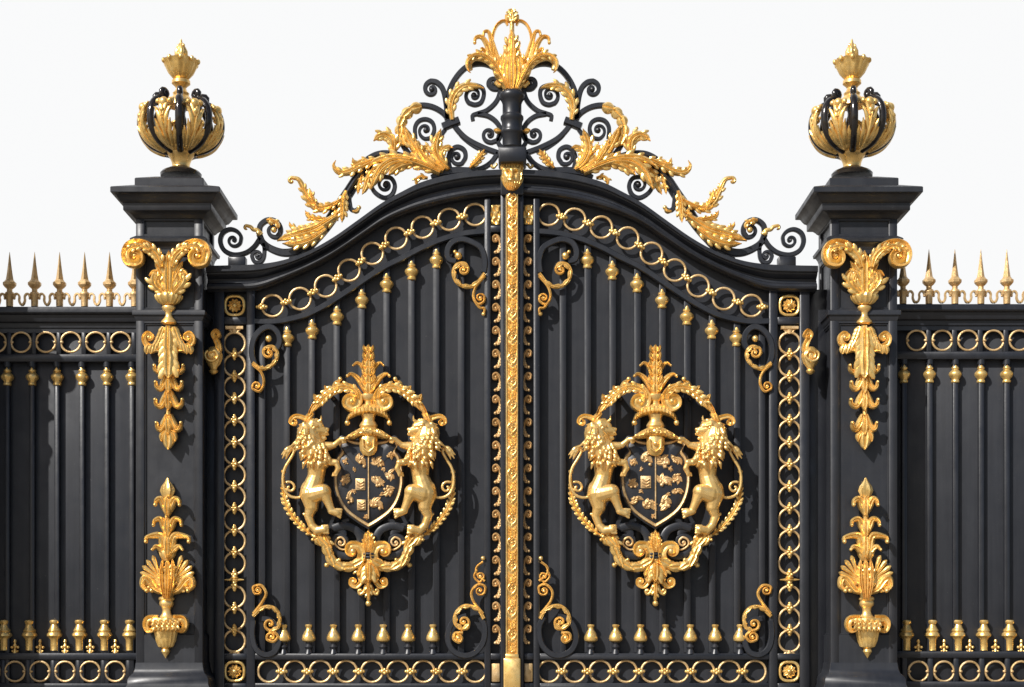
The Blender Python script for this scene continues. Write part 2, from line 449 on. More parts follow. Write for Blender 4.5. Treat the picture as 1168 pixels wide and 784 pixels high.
def make_pillar():
    root = thing('gate_pillar', (PX, 0, GROUND),
                 'black square pillar with gilded urn, between the left fence and the left gate leaf', 'pillar', 'square pillars flanking the gate')
    H = .3725
    mb = MB()
    square_loft(mb, PX, 0, [(H-.032, pz(790, H)), (H-.032, pz(240, H))])
    mb.build('shaft_core', BLACK_PILLAR, root)
    mb = MB()
    cw = .095
    for sx in (-1, 1):
        for sy in (-1, 1):
            mb.box(PX+sx*H, PX+sx*(H-cw), pz(790, H), pz(242, H), sy*H, sy*(H-cw), .006)
    mb.build('corner_post', BLACK_PILLAR, root)
    for a, b, nm in ((290, 282, 'rail'), (369, 352, 'rail'), (790, 724, 'rail'), (252, 243, 'rail'), (283, 267, 'rail')):
        m = MB(); h = H-.004
        square_loft(m, PX, 0, [(h-.004, pz(a, h)), (h, pz(a, h)+.004), (h, pz(b, h)-.004), (h-.004, pz(b, h))])
        m.build(nm, BLACK_PILLAR, root)
    # thin inner beads round the long panels (front and the two sides)
    for (t, b) in ((290, 352), (369, 724)):
        zt, zb = pz(t, H), pz(b, H); i = H-cw
        for face in (0, 1, 2):
            rows = []
            for (e, f) in ((0, .040), (0, .018), (.004, .015), (.010, .015), (.014, .018), (.014, .040), (0, .040)):
                q = [(-i+e, zb+e), (i-e, zb+e), (i-e, zt-e), (-i+e, zt-e)]
                if face == 0: rows.append([Vector((PX+a, -H+f, z)) for a, z in q])
                else:
                    sx = -1 if face == 1 else 1
                    rows.append([Vector((PX+sx*(H-f), a, z)) for a, z in q])
            mb = MB(); mb.grid(rows, True, cap=False)
            mb.build('panel_bead', BLACK_PILLAR, root)
    m = MB()
    pr = [(.374, 366), (.385, 363), (.392, 360), (.408, 359), (.41, 355), (.404, 354), (.374, 353.5)]
    square_loft(m, PX, 0, [(h, pz(p, h)) for h, p in pr]); m.build('string_moulding', BLACK_PILLAR, root)
    m = MB()
    pr = [(.374, 284), (.383, 280.5), (.396, 278), (.402, 276.5), (.425, 275.5), (.43, 272), (.42, 271), (.376, 269)]
    square_loft(m, PX, 0, [(h, pz(p, h)) for h, p in pr]); m.build('neck_moulding', BLACK_PILLAR, root)
    m = MB()
    pr = [(.376, 250), (.39, 248.5), (.405, 246), (.43, 243), (.468, 240.5), (.485, 240), (.49, 239), (.49, 232), (.498, 231), (.515, 229.5), (.533, 226.5), (.553, 222.5), (.572, 220.5), (.58, 220), (.60, 219.4), (.605, 218.6), (.605, 213.2), (.598, 212.6), (.40, 211)]
    square_loft(m, PX, 0, [(h, pz(p, h)) for h, p in pr])
    m.build('cornice', BLACK_PILLAR, root)
    m = MB()
    pr = [(.385, 213), (.385, 203.5), (.378, 202.8), (.2, 201.5)]
    square_loft(m, PX, 0, [(h, pz(p, h)) for h, p in pr]); m.build('cap_plinth', BLACK_PILLAR, root)
    m = MB()
    pr = [(.376, 756), (.385, 763), (.40, 768), (.43, 771), (.452, 775), (.455, 781), (.47, 784), (.47, 832), (.53, 838)]
    pts = [(h, pz(p, h)) for h, p in pr][::-1]
    square_loft(m, PX, 0, [(.53, GROUND-.05)] + pts); m.build('base', BLACK_PILLAR, root)

    # ---- upper gilded drop
    Y = -.40; c = 192.5
    m = MB()
    for s in (0,):
        p = scroll([(186, 318), (184, 300), (178, 289), (169, 281.5), (158, 278.3), (148, 281), (143.8, 290), (146.5, 299), (154, 301.5)], end=(154, 292.5), te=1.1, rin=2)
        m.sweep(p, lambda t: 4.2+1.2*math.sin(PI*min(1, t*1.25)) if t < .75 else 4.3*(1.0-(t-.75)*2.8)+.2, lambda t: 5.5, lambda t: Y-.03-.10*min(1, t*1.6), 'tongue')
        m.pball(154, 292.5, 3.8, Y-.13, 5)
        m.leaf([(184, 305), (180, 293), (171, 284.5), (160, 281)], 7, 6, Y-.11, 4.5, fwd=3)
        m.leaf([(171, 286), (160, 281), (149, 284), (146, 292)], 5, 5, Y-.15, 3.5)
    m.add_mirror(c, Y)
    m.build('horn_capital', GOLD_CARVED, root)
    m = MB()
    m.leaf([(192.5, 338), (192.5, 318), (192.5, 302), (192.5, 286)], 11, 6, Y-.05, 7, fwd=4)
    for sp, w_, l_ in (([(190, 336), (180, 326), (176, 318), (178, 309)], 9, 5),
                       ([(190, 330), (185, 316), (181, 306), (176.5, 298)], 6, 4),
                       ([(186, 322), (182, 313), (175, 310), (170, 315)], 3.2, 3),
                       ([(188, 338), (183, 330), (180, 322), (183, 312)], 7, 5)):
        for mp in (sp, mpts(sp, c)): m.leaf(mp, w_, l_, Y-.04, 6, fwd=5)
    m.build('palmette', GOLD_CARVED, root)
    m = MB()
    m.lathe(c, [(7, 348), (11, 345.5), (14.5, 341), (15.2, 338), (13, 335), (8, 334)], Y, 48, fr=.75, flute=16, fl_amp=.06)
    m.build('gadrooned_cup', GOLD, root)
    m = MB()
    m.lathe(c, [(4, 347.5), (7.2, 349.5), (7.8, 351.5), (6.5, 354), (3.8, 356.5), (3.6, 360), (5.2, 363), (8.3, 366.5), (9, 368.5), (6, 370.5)], Y, 28, fr=.75)
    m.build('spool', GOLD_SMOOTH, root)
    m = MB()
    # swag arms with volutes
    sp = [(188, 374), (181, 392), (175, 398), (165.5, 398)]
    for q in (sp, mpts(sp, c)):
        m.sweep(smooth(q, 8), lambda t: 5.6-1.2*abs(2*t-1), 4.6, Y-.03, 'round', 12)
        for i in range(7):
            x, y_ = resample(smooth(q, 8), 9)[i+1]
            m.leaf([(x, y_-5), (x+(-2 if q is sp else 2), y_), (x+(-3 if q is sp else 3), y_+6)], 4, 3, Y-.07, 3, m=6)
    sp = [(184, 398), (174, 397), (166.5, 392), (164.8, 385), (169, 380.3), (174, 383)]
    for q, e in ((sp, (170, 385)), (mpts(sp, c), (2*c-170, 385))):
        m.sweep(scroll(q, end=e, te=.9, rin=.8), taper(4.2, 3.0, 1.2), 3.4, Y-.05, 'tongue')
        m.pball(e[0], e[1], 2.6, Y-.06, 3)
    m.build('swag', GOLD_CARVED, root)
    m = MB()
    m.leaf([(192.5, 372), (192.5, 385), (192, 400), (192, 416)], 11, 6, Y-.04, 7, fwd=4)
    m.leaf([(192.5, 396), (192.5, 408), (192, 420), (192, 432)], 12, 5, Y-.06, 6, fwd=4)
    tiers = [(414, 422, 14, 177), (432, 441, 11.5, 178.5), (452, 461, 12, 178), (479, 487.5, 11, 179.5)]
    for (ya, yb, L, xl) in tiers:
        sp = [(190.5, ya-6), (187.5, ya+4), (183, yb+2.5), (xl, yb), (xl-1, yb-5)]
        for q in (sp, mpts(sp, c)): m.leaf(q, 4.4, 5, Y-.035, 5.5, fwd=4, shape='curl')
        sp = [(190.5, ya-2), (187, ya+8), (184.5, ya+14)]
        for q in (sp, mpts(sp, c)): m.leaf(q, 4.0, 3, Y-.02, 4.5, fwd=3)
        m.leaf([(192, ya-4), (192, ya+8), (192, ya+17)], 4.6, 3, Y-.05, 5.5, fwd=2)
    m.sweep([(192, 410), (192, 440), (192, 470), (192, 495)], 2.6, 3, Y-.01, 'round', 8)
    m.leaf([(192, 488), (192, 500), (192, 513)], 7.5, 3, Y-.03, 6.5, fwd=2)
    for s_ in (-1, 1): m.leaf([(192+s_*2, 490), (192+s_*7, 497), (192+s_*8, 504)], 3.5, 3, Y-.04, 4.5, fwd=2)
    m.pball(192, 489, 3.4, Y-.04)
    m.build('leaf_drop', GOLD_CARVED, root)
    # ---- lower gilded spray
    c = 191
    m = MB()
    m.lathe(c, [(.6, 545), (2.6, 549.5), (6.2, 555), (7.6, 560), (5.5, 566), (3.4, 569)], Y, 24, fr=.75, flute=6, fl_amp=.12)
    m.sweep([(c, 565), (c, 600), (c, 640)], 3.2, 4, Y, 'round', 8)
    for (ya, yt, xl, w_) in ((582, 571, 178.5, 6.5), (606, 594, 176.5, 6), (630, 613, 168, 7)):
        sp = [(c-1, ya+4), (c-4, ya-5), (c-8, yt-1.5), (xl, yt), (xl-1.4, yt+5)]
        for q in (sp, mpts(sp, c)): m.leaf(q, w_*.72, 5, Y-.03, 5.5, fwd=6, shape='curl')
        m.leaf([(c, ya+6), (c, ya-6), (c, yt-5)], 5, 3, Y-.05, 6)
    sp = [(189, 634), (184, 627), (178, 623.5), (174, 627)]
    for q in (sp, mpts(sp, c)): m.leaf(q, 4, 4, Y-.03, 4.5, fwd=4, shape='curl')
    m.lathe(c, [(5, 640), (8.5, 634), (9.5, 630), (8, 627.5), (5, 627)], Y, 36, fr=.8, flute=12, fl_amp=.06)
    # fans: fluted lobes radiating
    for i in range(8):
        a = math.radians(108 + i*17)
        x0, y0_ = 183.5, 662
        R_ = 29.5 - i*1.6
        x1, y1_ = x0+math.cos(a)*R_, y0_-math.sin(a)*R_
        q = [(x0, y0_), ((x0+x1)/2, (y0_+y1_)/2+(i-3)*.3), (x1, y1_)]
        for s_ in (q, mpts(q, c)):
            m.sweep(smooth(s_, 8), lambda t: .8+2.3*t if t < .9 else 2.9*(1-(t-.9)*7), lambda t: 1.6+1.4*t, Y-.045, 'round', 10)
    sp = [(186, 676), (178, 672), (170, 662), (164.5, 660), (162.5, 668), (167.5, 674)]
    for q in (sp, mpts(sp, c)): m.leaf(q, 5.4, 6, Y-.05, 6, fwd=5, shape='curl')
    for dx, w_ in ((0, 6.5), (-6, 4.5), (6, 4.5)):
        m.leaf([(c+dx*.5, 683), (c+dx, 668), (c+dx*1.1, 652), (c+dx*.9, 636)], w_, 6, Y-.05, 7, fwd=3)
    m.build('acanthus_spray', GOLD_CARVED, root)
    m = MB()
    m.lathe(c-1, [(6, 680), (8.6, 682), (8.8, 684), (7.3, 685.5), (8.2, 688), (7.8, 690.5), (5.6, 693), (4.7, 696), (5.2, 700), (7.5, 703.5), (9, 705)], Y, 28, fr=.8)
    m.build('spool', GOLD_SMOOTH, root)
    m = MB(); c2 = 189
    m.lathe(c2, [(8, 704), (17, 705.5), (19.5, 709), (17.5, 713), (13, 715.5), (12.5, 722), (10.8, 731), (8, 738), (4, 740)], Y, 44, fr=.7, flute=14, fl_amp=.05)
    sp = [(180, 706), (170, 706), (166.6, 712), (169, 719), (174, 719)]
    for q in (sp, mpts(sp, c2)):
        m.sweep(scroll(q, end=(172, 714) if q is sp else (2*c2-172, 714), te=.7), taper(4.5, 3.4, 1.5), 4, Y-.05, 'tongue')
    for i in range(5):
        x = 177+i*6
        m.leaf([(x, 707), (x, 714), (x+(189-x)*.15, 721)], 4, 4, Y-.13, 3, m=6)
    m.lathe(c2, [(2, 738.5), (4.5, 741), (5, 743.5), (3.2, 746.5), (1.2, 749.5), (.4, 751)], Y, 16, fr=.9)
    m.build('pendant_bracket', GOLD_CARVED, root)
    # ---- urn finial
    ux = 206.5; Yu = 0
    urn = MB()
    urn.lathe(ux, [(23, 202), (23.5, 199), (21.5, 196.5), (16, 194), (13.5, 192.5), (10, 191)], Yu, 40)
    f = urn.build('urn_finial', BLACK_GLOSS, root)
    m = MB()
    m.lathe(ux, [(10.5, 192), (9.8, 190), (10.5, 186), (12.5, 181), (14.5, 178.5), (16.5, 176), (17, 173), (15, 170.5), (10, 169)], Yu, 40)
    m.build('foot', GOLD_SMOOTH, f)
    m = MB()      # inner glossy bowl and eight ribs
    m.lathe(ux, [(10, 171), (22, 170), (30, 164), (29, 163), (12, 166), (5, 164), (4.5, 130), (8, 118)], Yu, 40)
    m.build('bowl', BLACK_GLOSS, f)
    PRF = resample(smooth([(13, 175), (24, 172), (35, 166), (42, 158), (46, 147), (45, 136), (40, 127), (33, 121)], 8), 60)
    def on_bowl(mb, ang, pts, wfun, dfun, lift=0.0, seg=9):
        """sweep over the bowl: pts are (sideways px, 0..1 along the bowl profile)"""
        c0 = W(ux, 0, 0); P3 = []; NN = []
        for ox, s_ in resample(smooth([(o, u*60) for o, u in pts], 6), 22):
            s_ = min(.999, max(0, s_/60)); fi = s_*59; i0 = int(fi); i1 = min(59, i0+1); fr_ = fi-i0
            r = PRF[i0][0]*(1-fr_)+PRF[i1][0]*fr_; py = PRF[i0][1]*(1-fr_)+PRF[i1][1]*fr_
            tr, tp = PRF[i1][0]-PRF[max(0, i0-1)][0], -(PRF[i1][1]-PRF[max(0, i0-1)][1])
            q = math.hypot(tr, tp) or 1; aa = ang+ox/max(r, 14)
            nn = Vector((math.cos(aa)*tp/q, math.sin(aa)*tp/q, -tr/q))
            P3.append(Vector((c0.x+r*.01*math.cos(aa), r*.01*math.sin(aa), W(0, py, 0).z))+nn*lift); NN.append(nn)
        rows = []
        for i, p in enumerate(P3):
            u = i/(len(P3)-1); t = (P3[min(i+1, len(P3)-1)]-P3[max(i-1, 0)]).normalized(); sd = t.cross(NN[i])
            rows.append([p+sd*(wfun(u)*.01*math.cos(b_))+NN[i]*(dfun(u)*.01*math.sin(b_)) for b_ in [2*PI*j/seg for j in range(seg)]])
        mb.grid(rows, True)
    for k in range(8):
        a = math.radians(-90+45*k-14)
        m = MB(); tp_ = lambda w_: (lambda u: w_*(.5+.5*math.sin(PI*min(1, u*1.2))) if u < .8 else w_*.8*(1-(u-.8)/.24))
        on_bowl(m, a, [(0, 0), (0, .4), (0, .80)], lambda u: 3.0+2.4*math.sin(PI*u)-1.2*max(0, u-.6), lambda u: 2.0, .0)
        for sg in (-1, 1):
            on_bowl(m, a, [(sg*1, .06), (sg*6, .20), (sg*10, .36), (sg*11.5, .48)], tp_(4.0), lambda u: 2.0, .008)
            on_bowl(m, a, [(sg*1, .10), (sg*4, .28), (sg*6.5, .46), (sg*8.5, .58)], tp_(3.0), lambda u: 2.2, .02)
            on_bowl(m, a, [(sg*1, .42), (sg*4, .60), (sg*8, .72), (sg*10.5, .74)], tp_(3.0), lambda u: 2.0, .015)
            on_bowl(m, a, [(sg*1, .62), (sg*3, .78), (sg*6.5, .88), (sg*8, .86)], tp_(2.6), lambda u: 2.0, .018)
        on_bowl(m, a, [(0, .08), (0, .35), (0, .62)], tp_(2.4), lambda u: 2.4, .025)
        for s_, r_ in ((.84, .055), (.70, .034)):
            q = PRF[int(s_*59)]; c0 = W(ux, q[1], 0)
            m.ball(Vector((c0.x+(q[0]+2)*.01*math.cos(a), (q[0]+2)*.01*math.sin(a), c0.z)), r_, r_, r_)
        for sg in (-1, 1):
            q = PRF[50]; c0 = W(ux, q[1], 0); aa = a+sg*.16
            m.ball(Vector((c0.x+(q[0]+3)*.01*math.cos(aa), (q[0]+3)*.01*math.sin(aa), c0.z)), .03, .03, .03)
        m.build('gilt_leaf', GOLD_CARVED, f)
        m = MB(); a2 = a+math.radians(22.5); c0 = W(ux, 0, 0)
        pr = resample(smooth([(14, 175), (31, 169), (41.5, 158.5), (45.5, 146), (44, 133), (38, 123.5), (30, 119), (23, 116), (22, 112), (26, 109.5), (29, 113), (26.5, 115.5)], 8), 44)
        rows = []
        for i, (r, py) in enumerate(pr):
            z = W(0, py, 0).z; cc = Vector((c0.x+r*.01*math.cos(a2), r*.01*math.sin(a2), z))
            i2 = min(i+1, 43); i1 = max(i-1, 0)
            tz = W(0, pr[i2][1], 0).z-W(0, pr[i1][1], 0).z; tr = (pr[i2][0]-pr[i1][0])*.01
            L_ = math.hypot(tz, tr); nr, nz = tz/L_, -tr/L_
            rad = Vector((math.cos(a2), math.sin(a2), 0)); tan = Vector((-math.sin(a2), math.cos(a2), 0))
            ww = .044 if i < 30 else .034
            rows.append([cc + tan*(ww*math.cos(b)) + (rad*nr+Vector((0, 0, nz)))*(.038*math.sin(b)) for b in [2*PI*j/10 for j in range(10)]])
        m.grid(rows, True)
        m.build('rib', BLACK_GLOSS, f)
    m = MB()
    m.lathe(ux, [(16, 122), (15, 117), (12, 113), (8.5, 109.5), (9.5, 107), (7, 104.5), (5.6, 101), (7.5, 98.5), (10.5, 96), (10.3, 92.5), (7.5, 91)], Yu, 32)
    m.build('neck', GOLD_SMOOTH, f)
    m = MB()
    m.lathe(ux, [(6.5, 92), (9.5, 89), (14, 83.5), (17, 77), (19.5, 71.5), (20.5, 70), (17, 71.5), (8, 76)], Yu, 64, flute=12, fl_amp=.05)
    for k in range(9):
        a = 2*PI*k/9; c0 = W(ux, 71, 0); m.ball(Vector((c0.x+.195*math.cos(a), .195*math.sin(a), c0.z)), .026, .026, .032)
    m.build('tulip_cup', GOLD, f, 70)
    m = MB()
    m.lathe(ux, [(6, 76), (6.5, 71), (4.5, 69), (6.8, 64), (6.6, 59), (4.5, 54), (2.6, 51), (1.4, 49), (1, 46), (.3, 44.5)], Yu, 36, flute=5, fl_amp=.16)
    for k in range(14):
        a = k*2.4; t = k/14; py = 68-17*t; rr = .065*(1-.6*t); c0 = W(ux, py, 0)
        m.ball(Vector((c0.x+rr*math.cos(a), rr*math.sin(a), c0.z)), .02, .02, .024, 8, 6)
    m.build('bud', GOLD_CARVED, f)
    return root

# ------------------------------------------------------------------ shared small pieces (built once, then copied)
def ring_piece(name, R, r, y, parent, px, py, nubs=False, mat=None):
    m = MB(); m.torus(W(px, py, y), R*.01, r*.01, 40, 8)
    if nubs:
        for s in (-1, 1): m.ball(W(px+s*(R-1), py, y-.01), .022, .02, .018, 8, 6)
    return m.build(name, mat or GOLD_DULL, parent, origin=W(px, py, y))

def bead_piece(parent, px, py, y, ang=0):
    m = MB(); c = W(px, py, y); ca, sa = math.cos(ang), math.sin(ang)
    for t, r in ((-.052, .022), (-.026, .034), (0, .028), (.026, .034), (.052, .022)):
        m.ball(Vector((c.x+t*ca, c.y-.012, c.z+t*sa)), r*.9, r, r*.9, 10, 7)
    for t in (-.02, .02):
        m.ball(Vector((c.x+t*sa, c.y-.03, c.z-t*ca)), .02, .02, .02, 8, 6)
    return m.build('clasp', GOLD_CARVED, parent, origin=c)

FIN = [(2.2, 0), (2.6, 3), (3.6, 9), (4.6, 10.2), (4.6, 11.4), (3.8, 12.4), (5.6, 14), (7.6, 16), (8.0, 18), (7.0, 20.4), (4.6, 23), (4.4, 24), (5.2, 25.2), (5.0, 27), (3.5, 28)]

# ------------------------------------------------------------------ side railings
def make_railing(side):
    left = side == 'left'
    if left:
        xs = [8.5+28.4*k for k in range(-3, 6)]; spk = [11+28.5*k for k in range(-3, 6)]
        vs = [5+28.6*k for k in range(-3, 6)]; rs = [24+28.4*k for k in range(-3, 5)]; rb = [17+28.6*k for k in range(-3, 5)]
        xa, xb = -90, 160
    else:
        xs = [1031+29.3*k for k in range(8)]; spk = [1030+29.6*k for k in range(8)]
        vs = [1034+29.3*k for k in range(8)]; rs = [1045.5+29.3*k for k in range(7)]; rb = [1047.5+29.3*k for k in range(7)]
        xa, xb = 1016, 1262
    lab = ('spiked black fence at the left edge, its left half in broad shadow' if left
           else 'spiked black fence at the right edge, beyond the right pillar')
    yo = 0.05
    root = thing('spiked_fence', (W((xa+xb)/2, 0, yo).x, yo, GROUND), lab, 'fence', 'spiked fences beside the pillars')
    root['kind'] = 'thing'
    dy = 0 if left else -3
    m = MB(); m.pbox(xa, xb, 352, 898, yo+.037, yo+.06, .002, yo+.037); m.build('sheet', BLACK_SHEET, root)
    # top rail: moulded, length-wise loft
    pr = [(.14, 350), (-.15, 350), (-.155, 351), (-.155, 356), (-.145, 357.5), (-.11, 359.5), (-.10, 364), (-.085, 367), (-.05, 369), (-.045, 374), (-.03, 375), (-.03, 380), (.14, 380)]
    rows = []
    for X in (W(xa, 0, yo).x, W(xb, 0, yo).x):
        rows.append([Vector((X, yo+a, W(0, p+dy, yo+a).z)) for a, p in pr])
    m = MB(); m.grid(rows, True); m.build('top_rail', BLACK, root, 25)
    for a, b in ((404, 412.5), (745, 752.5), (779.5, 788)):
        m = MB(); d2 = dy if a < 500 else -2 if not left else 0
        m.pbox(xa, xb, a+d2, b+d2, yo-.05, yo+.09, .006); m.build('rail', BLACK, root)
    m = MB(); m.pbox(xa, xb, 862, 900, yo-.25, yo+.3, .01); m.build('kerb_plinth', BLACK_PILLAR, root)
    # bars
    x0 = xs[0]
    m = MB(); cx = W(x0, 0, yo).x
    m.box(cx-.029, cx+.029, W(0, 862, yo).z, W(0, 411+dy, yo).z, yo-.03, yo+.04, .006)
    bar = m.build('bar', BLACK, root, origin=W(x0, 862, yo))
    m = MB(); m.lathe(x0, [(r*.92, 412.5+dy+p) for r, p in FIN], yo, 20); fin = m.build('finial', GOLD, root, origin=W(x0, 412, yo))
    m = MB(); m.lathe(x0, [(4.5, 411+dy), (4.5, 419+dy)], yo, 16); cap = m.build('bar_neck', BLACK, root, origin=W(x0, 412, yo))
    for x in xs[1:]:
        inst(bar, W(x, 862, yo), root); inst(fin, W(x, 412, yo), root); inst(cap, W(x, 412, yo), root)
    m = MB(); v0 = vs[0]
    m.lathe(v0, [(4.6, 707.5), (5.6, 709), (5.2, 711.2), (3.9, 712.6), (5.2, 716), (7.2, 719.5), (6.4, 721), (8.4, 723.2), (8.6, 725.5), (6.4, 727.5), (4.6, 730), (4.4, 741), (4.6, 742)], yo-.01, 20)
    vase = m.build('vase', GOLD, root, origin=W(v0, 745, yo))
    for x in vs[1:]: inst(vase, W(x, 745, yo), root)
    m = MB(); f0 = rb[0]
    m.lathe(f0, [(1.2, 729.5), (2.2, 732), (1.2, 734), (2.6, 737), (1.3, 740), (2.4, 743.5), (3, 747)], yo-.02, 12)
    for s in (-1, 1):
        m.pball(f0+s*3.4, 738.5, 1.8, yo-.02); m.pball(f0+s*2.8, 743, 1.4, yo-.02)
    fl = m.build('fleuron', GOLD_CARVED, root, origin=W(f0, 746, yo))
    for x in rb[1:]: inst(fl, W(x, 746, yo), root)
    for lst, py in ((rs, 390.5+dy*.7), (rb, 766)):
        r0 = ring_piece('ring', 11.3, 1.35, yo-.02, root, lst[0], py, True)
        for x in lst[1:]: inst(r0, W(x, py, yo-.02), root)
        m = MB(); xm = lst[0]+14.2; t, b = (379, 405) if py < 500 else (752, 780)
        m.pbox(xm-2.6, xm+2.6, t+dy, b+dy, yo-.035, yo+.06, .006)
        d0 = m.build('divider', BLACK, root, origin=W(xm, py, yo))
        for x in lst[1:]: inst(d0, W(x+14.2, py, yo), root)
    # spikes
    s0 = spk[0]; q = dy
    m = MB()
    m.lathe(s0, [(4.5, 320+q), (3.2, 312+q), (1.9, 302+q), (.9, 293+q), (.15, 287.5+q)], yo, 4, rot=PI/2)
    m.lathe(s0, [(3.2, 330+q), (5.6, 328+q), (7.5, 325.5+q), (7.6, 322.8+q), (5.6, 321+q), (4.7, 319.6+q)], yo, 8, rot=PI/8)
    m.lathe(s0, [(4.0, 350+q), (4.2, 341+q), (5.0, 338+q), (5.8, 336+q), (5.0, 334+q), (3.2, 333+q), (3.2, 329+q)], yo, 12)
    for s in (-1, 1):
        p = scroll([(s0+s*5, 339.5+q), (s0+s*6.5, 336+q), (s0+s*9.2, 335.6+q), (s0+s*11.2, 338.5+q), (s0+s*11.0, 343+q), (s0+s*12.4, 346.8+q), (s0+s*14.2, 348.4+q)])
        m.sweep(p, taper(1.3, 1.1, 1.3), 2.0, yo, 'rect'); m.pball(s0+s*5.4, 340.6+q, 1.5, yo); m.pball(s0+s*14.2, 347.8+q, 1.7, yo)
    sp = m.build('spearhead', GOLD_DULL, root, 30, origin=W(s0, 350+q, yo))
    for x in spk[1:]: inst(sp, W(x, 350+q, yo), root)
    return root
# ------------------------------------------------------------------ arch
TOPC = [(236, 304.5), (262, 304), (296, 302.6), (324, 298), (352, 288), (380, 272.6), (408, 253), (436, 233), (460, 219.5), (482, 209), (510, 201.3), (538, 197), (569, 195), (584, 194.6)]
BOTC = [(236, 331.5), (262, 331.5), (292, 330), (318.6, 320.5), (352, 306), (380, 291), (408, 272.6), (436, 254), (460, 243), (482, 236), (510, 229), (538, 224), (569, 221.5), (584, 221)]
def interp(curve, n):
    s = smooth(curve, 6); out = []
    return resample(s, n)
def ycurve(curve, x):
    s = smooth(curve, 6)
    for a, b in zip(s, s[1:]):
        if a[0] <= x <= b[0]: return a[1]+(b[1]-a[1])*(x-a[0])/max(1e-6, b[0]-a[0])
    return s[0][1] if x < s[0][0] else s[-1][1]

def make_arch():
    root = thing('gate_overthrow', (0, 0, W(0, 331, 0).z),
                 'curved black arch over both leaves, crested with black scrolls, gilded leaves and a gilded plume', 'gate arch')
    prof = [(0, .12), (0, -.175), (.02, -.185), (.24, -.185), (.27, -.178), (.28, -.15), (.34, -.145), (.40, -.12), (.50, -.075), (.56, -.07), (.57, -.085), (.66, -.088), (.68, -.10), (.74, -.125), (.84, -.135), (.92, -.125), (.97, -.10), (.98, -.075), (1.0, -.07), (1.0, .12)]
    rows = []
    ax = W(584, 0, 0).x
    xs = [236+348*i/90 for i in range(91)]
    for x in xs + [1168-x for x in xs[-2::-1]]:
        xx = x if x <= 584 else 1168-x
        t = ycurve(TOPC, xx); b = ycurve(BOTC, xx)
        r = []
        for v, y in prof:
            w = W(xx, t+(b-t)*v, -.12); X = w.x if x <= 584 else -w.x
            if abs(X) < 1e-4: X = 0
            r.append(Vector((X, y, w.z)))
        rows.append(r)
    m = MB(); m.grid(rows, True)
    arch = m.build('arch_rail', BLACK, root, 22)
    m = MB(); m.box(W(224, 0, .05).x, W(247, 0, .05).x, GROUND, W(0, 330, .05).z, .065, .2, .006); a = m.build('jamb', BLACK, root); mirror_tree(a, 0, root)
    Y = -.07
    def bar(pts, end=None, start=None, w=3.0, d=3.2, te=1.4, ts=1.4, w1=None, name='scroll', rin=1.0, ball=0, y=Y):
        m = MB(); p = scroll(pts, end, start, te, ts, rin)
        m.sweep(p, taper(w*(.55 if start else 1), w, w1 if w1 is not None else (w*.5 if end else w)), d, y, 'rect')
        if ball:
            for c in (end, start):
                if c: m.pball(c[0], c[1], ball, y-.01, ball*1.2)
        a = m.build(name, BLACK, root, 30)
        mirror_tree(a, 0, root)
    def gold(fn, name='gilded_leaf', mat=GOLD_CARVED):
        m = MB(); fn(m); a = m.build(name, mat, root); mirror_tree(a, 0, root)
    # big upper C
    bar([(572, 92), (567, 80), (556, 74), (544, 73), (532, 77), (521, 88), (513, 103), (510, 121), (516, 140), (530, 157), (549.6, 168), (568, 175)], start=None, w=3.0, name='large_scroll')
    bar([(571, 86), (573, 95), (568, 101), (562, 101), (557.5, 97)], end=(563.6, 95), w=3.2, te=1.0, ball=2.6)
    bar([(519, 143), (526, 156), (541, 168), (556, 175)], w=1.6, d=2.2, name='inner_band')
    bar([(510, 137), (509, 120), (505.5, 103), (499, 95), (492, 93)], end=(492.6, 102.5), te=1.35, ball=3.2)
    # strap
    m = MB(); q = [(505, 145.5), (513, 142), (524, 138)]
    m.sweep(q, 4.2, 5.6, Y, 'rect'); a = m.build('strap', BLACK, root); mirror_tree(a, 0, root)
    # inner spiral of big C
    bar([(534, 97), (543, 98), (550, 101), (552, 108), (549, 117), (542, 120), (535, 118)], end=(540.6, 109), te=1.35, ball=3.4, w=2.4)
    bar([(572, 99), (567, 115), (556, 126), (545, 130), (539, 132.5), (539.6, 138)], w=2.6, name='branch', w1=2.2)
    bar([(545, 130.5), (557, 133), (566.5, 140), (571.5, 150), (569, 159), (561, 163)], end=(558.5, 154), te=1.3, ball=3, w=2.6)
    bar([(571, 150), (568, 162), (575, 172)], w=2.4, name='branch')
    # second big C
    bar([(512, 137), (505, 129), (496, 123.5), (487, 121), (478, 121), (468, 124.5), (460, 132), (456, 143), (456.5, 157), (462, 170), (474, 183), (490, 193), (506, 197)], w=3.0, name='large_scroll')
    bar([(474, 158), (473.5, 146), (478, 138.5), (486, 136.5), (493, 140), (495.5, 148), (492, 157), (485, 159)], end=(486, 149), te=1.0, w=2.3, ball=3.4)
    bar([(508, 148), (504, 154), (500, 164), (498, 172)], w=2.2, name='branch')
    bar([(514, 195), (511.5, 182), (515, 172), (522, 168), (529.5, 172), (531, 180), (527, 187)], end=(521.5, 179.6), te=1.1, w=2.6, ball=3.6)
    bar([(568, 175), (560, 186), (548, 193), (532, 195.5), (515, 194), (498, 197)], w=2.8, name='branch')
    m = MB(); m.sweep([(492, 203), (505, 197.5), (520, 195.5), (545, 194.5)], taper(2.5, 5, 2.5), 4.6, Y, 'rect'); a = m.build('scroll_foot', BLACK, root); mirror_tree(a, 0, root)
    # main stem
    bar([(457, 156), (453, 166), (447, 174), (442, 180)], w=3.2, name='branch')
    bar([(490, 192), (472, 183), (452, 176), (434, 175), (420, 181), (410, 191)], w=2.6, name='branch')
    m = MB()
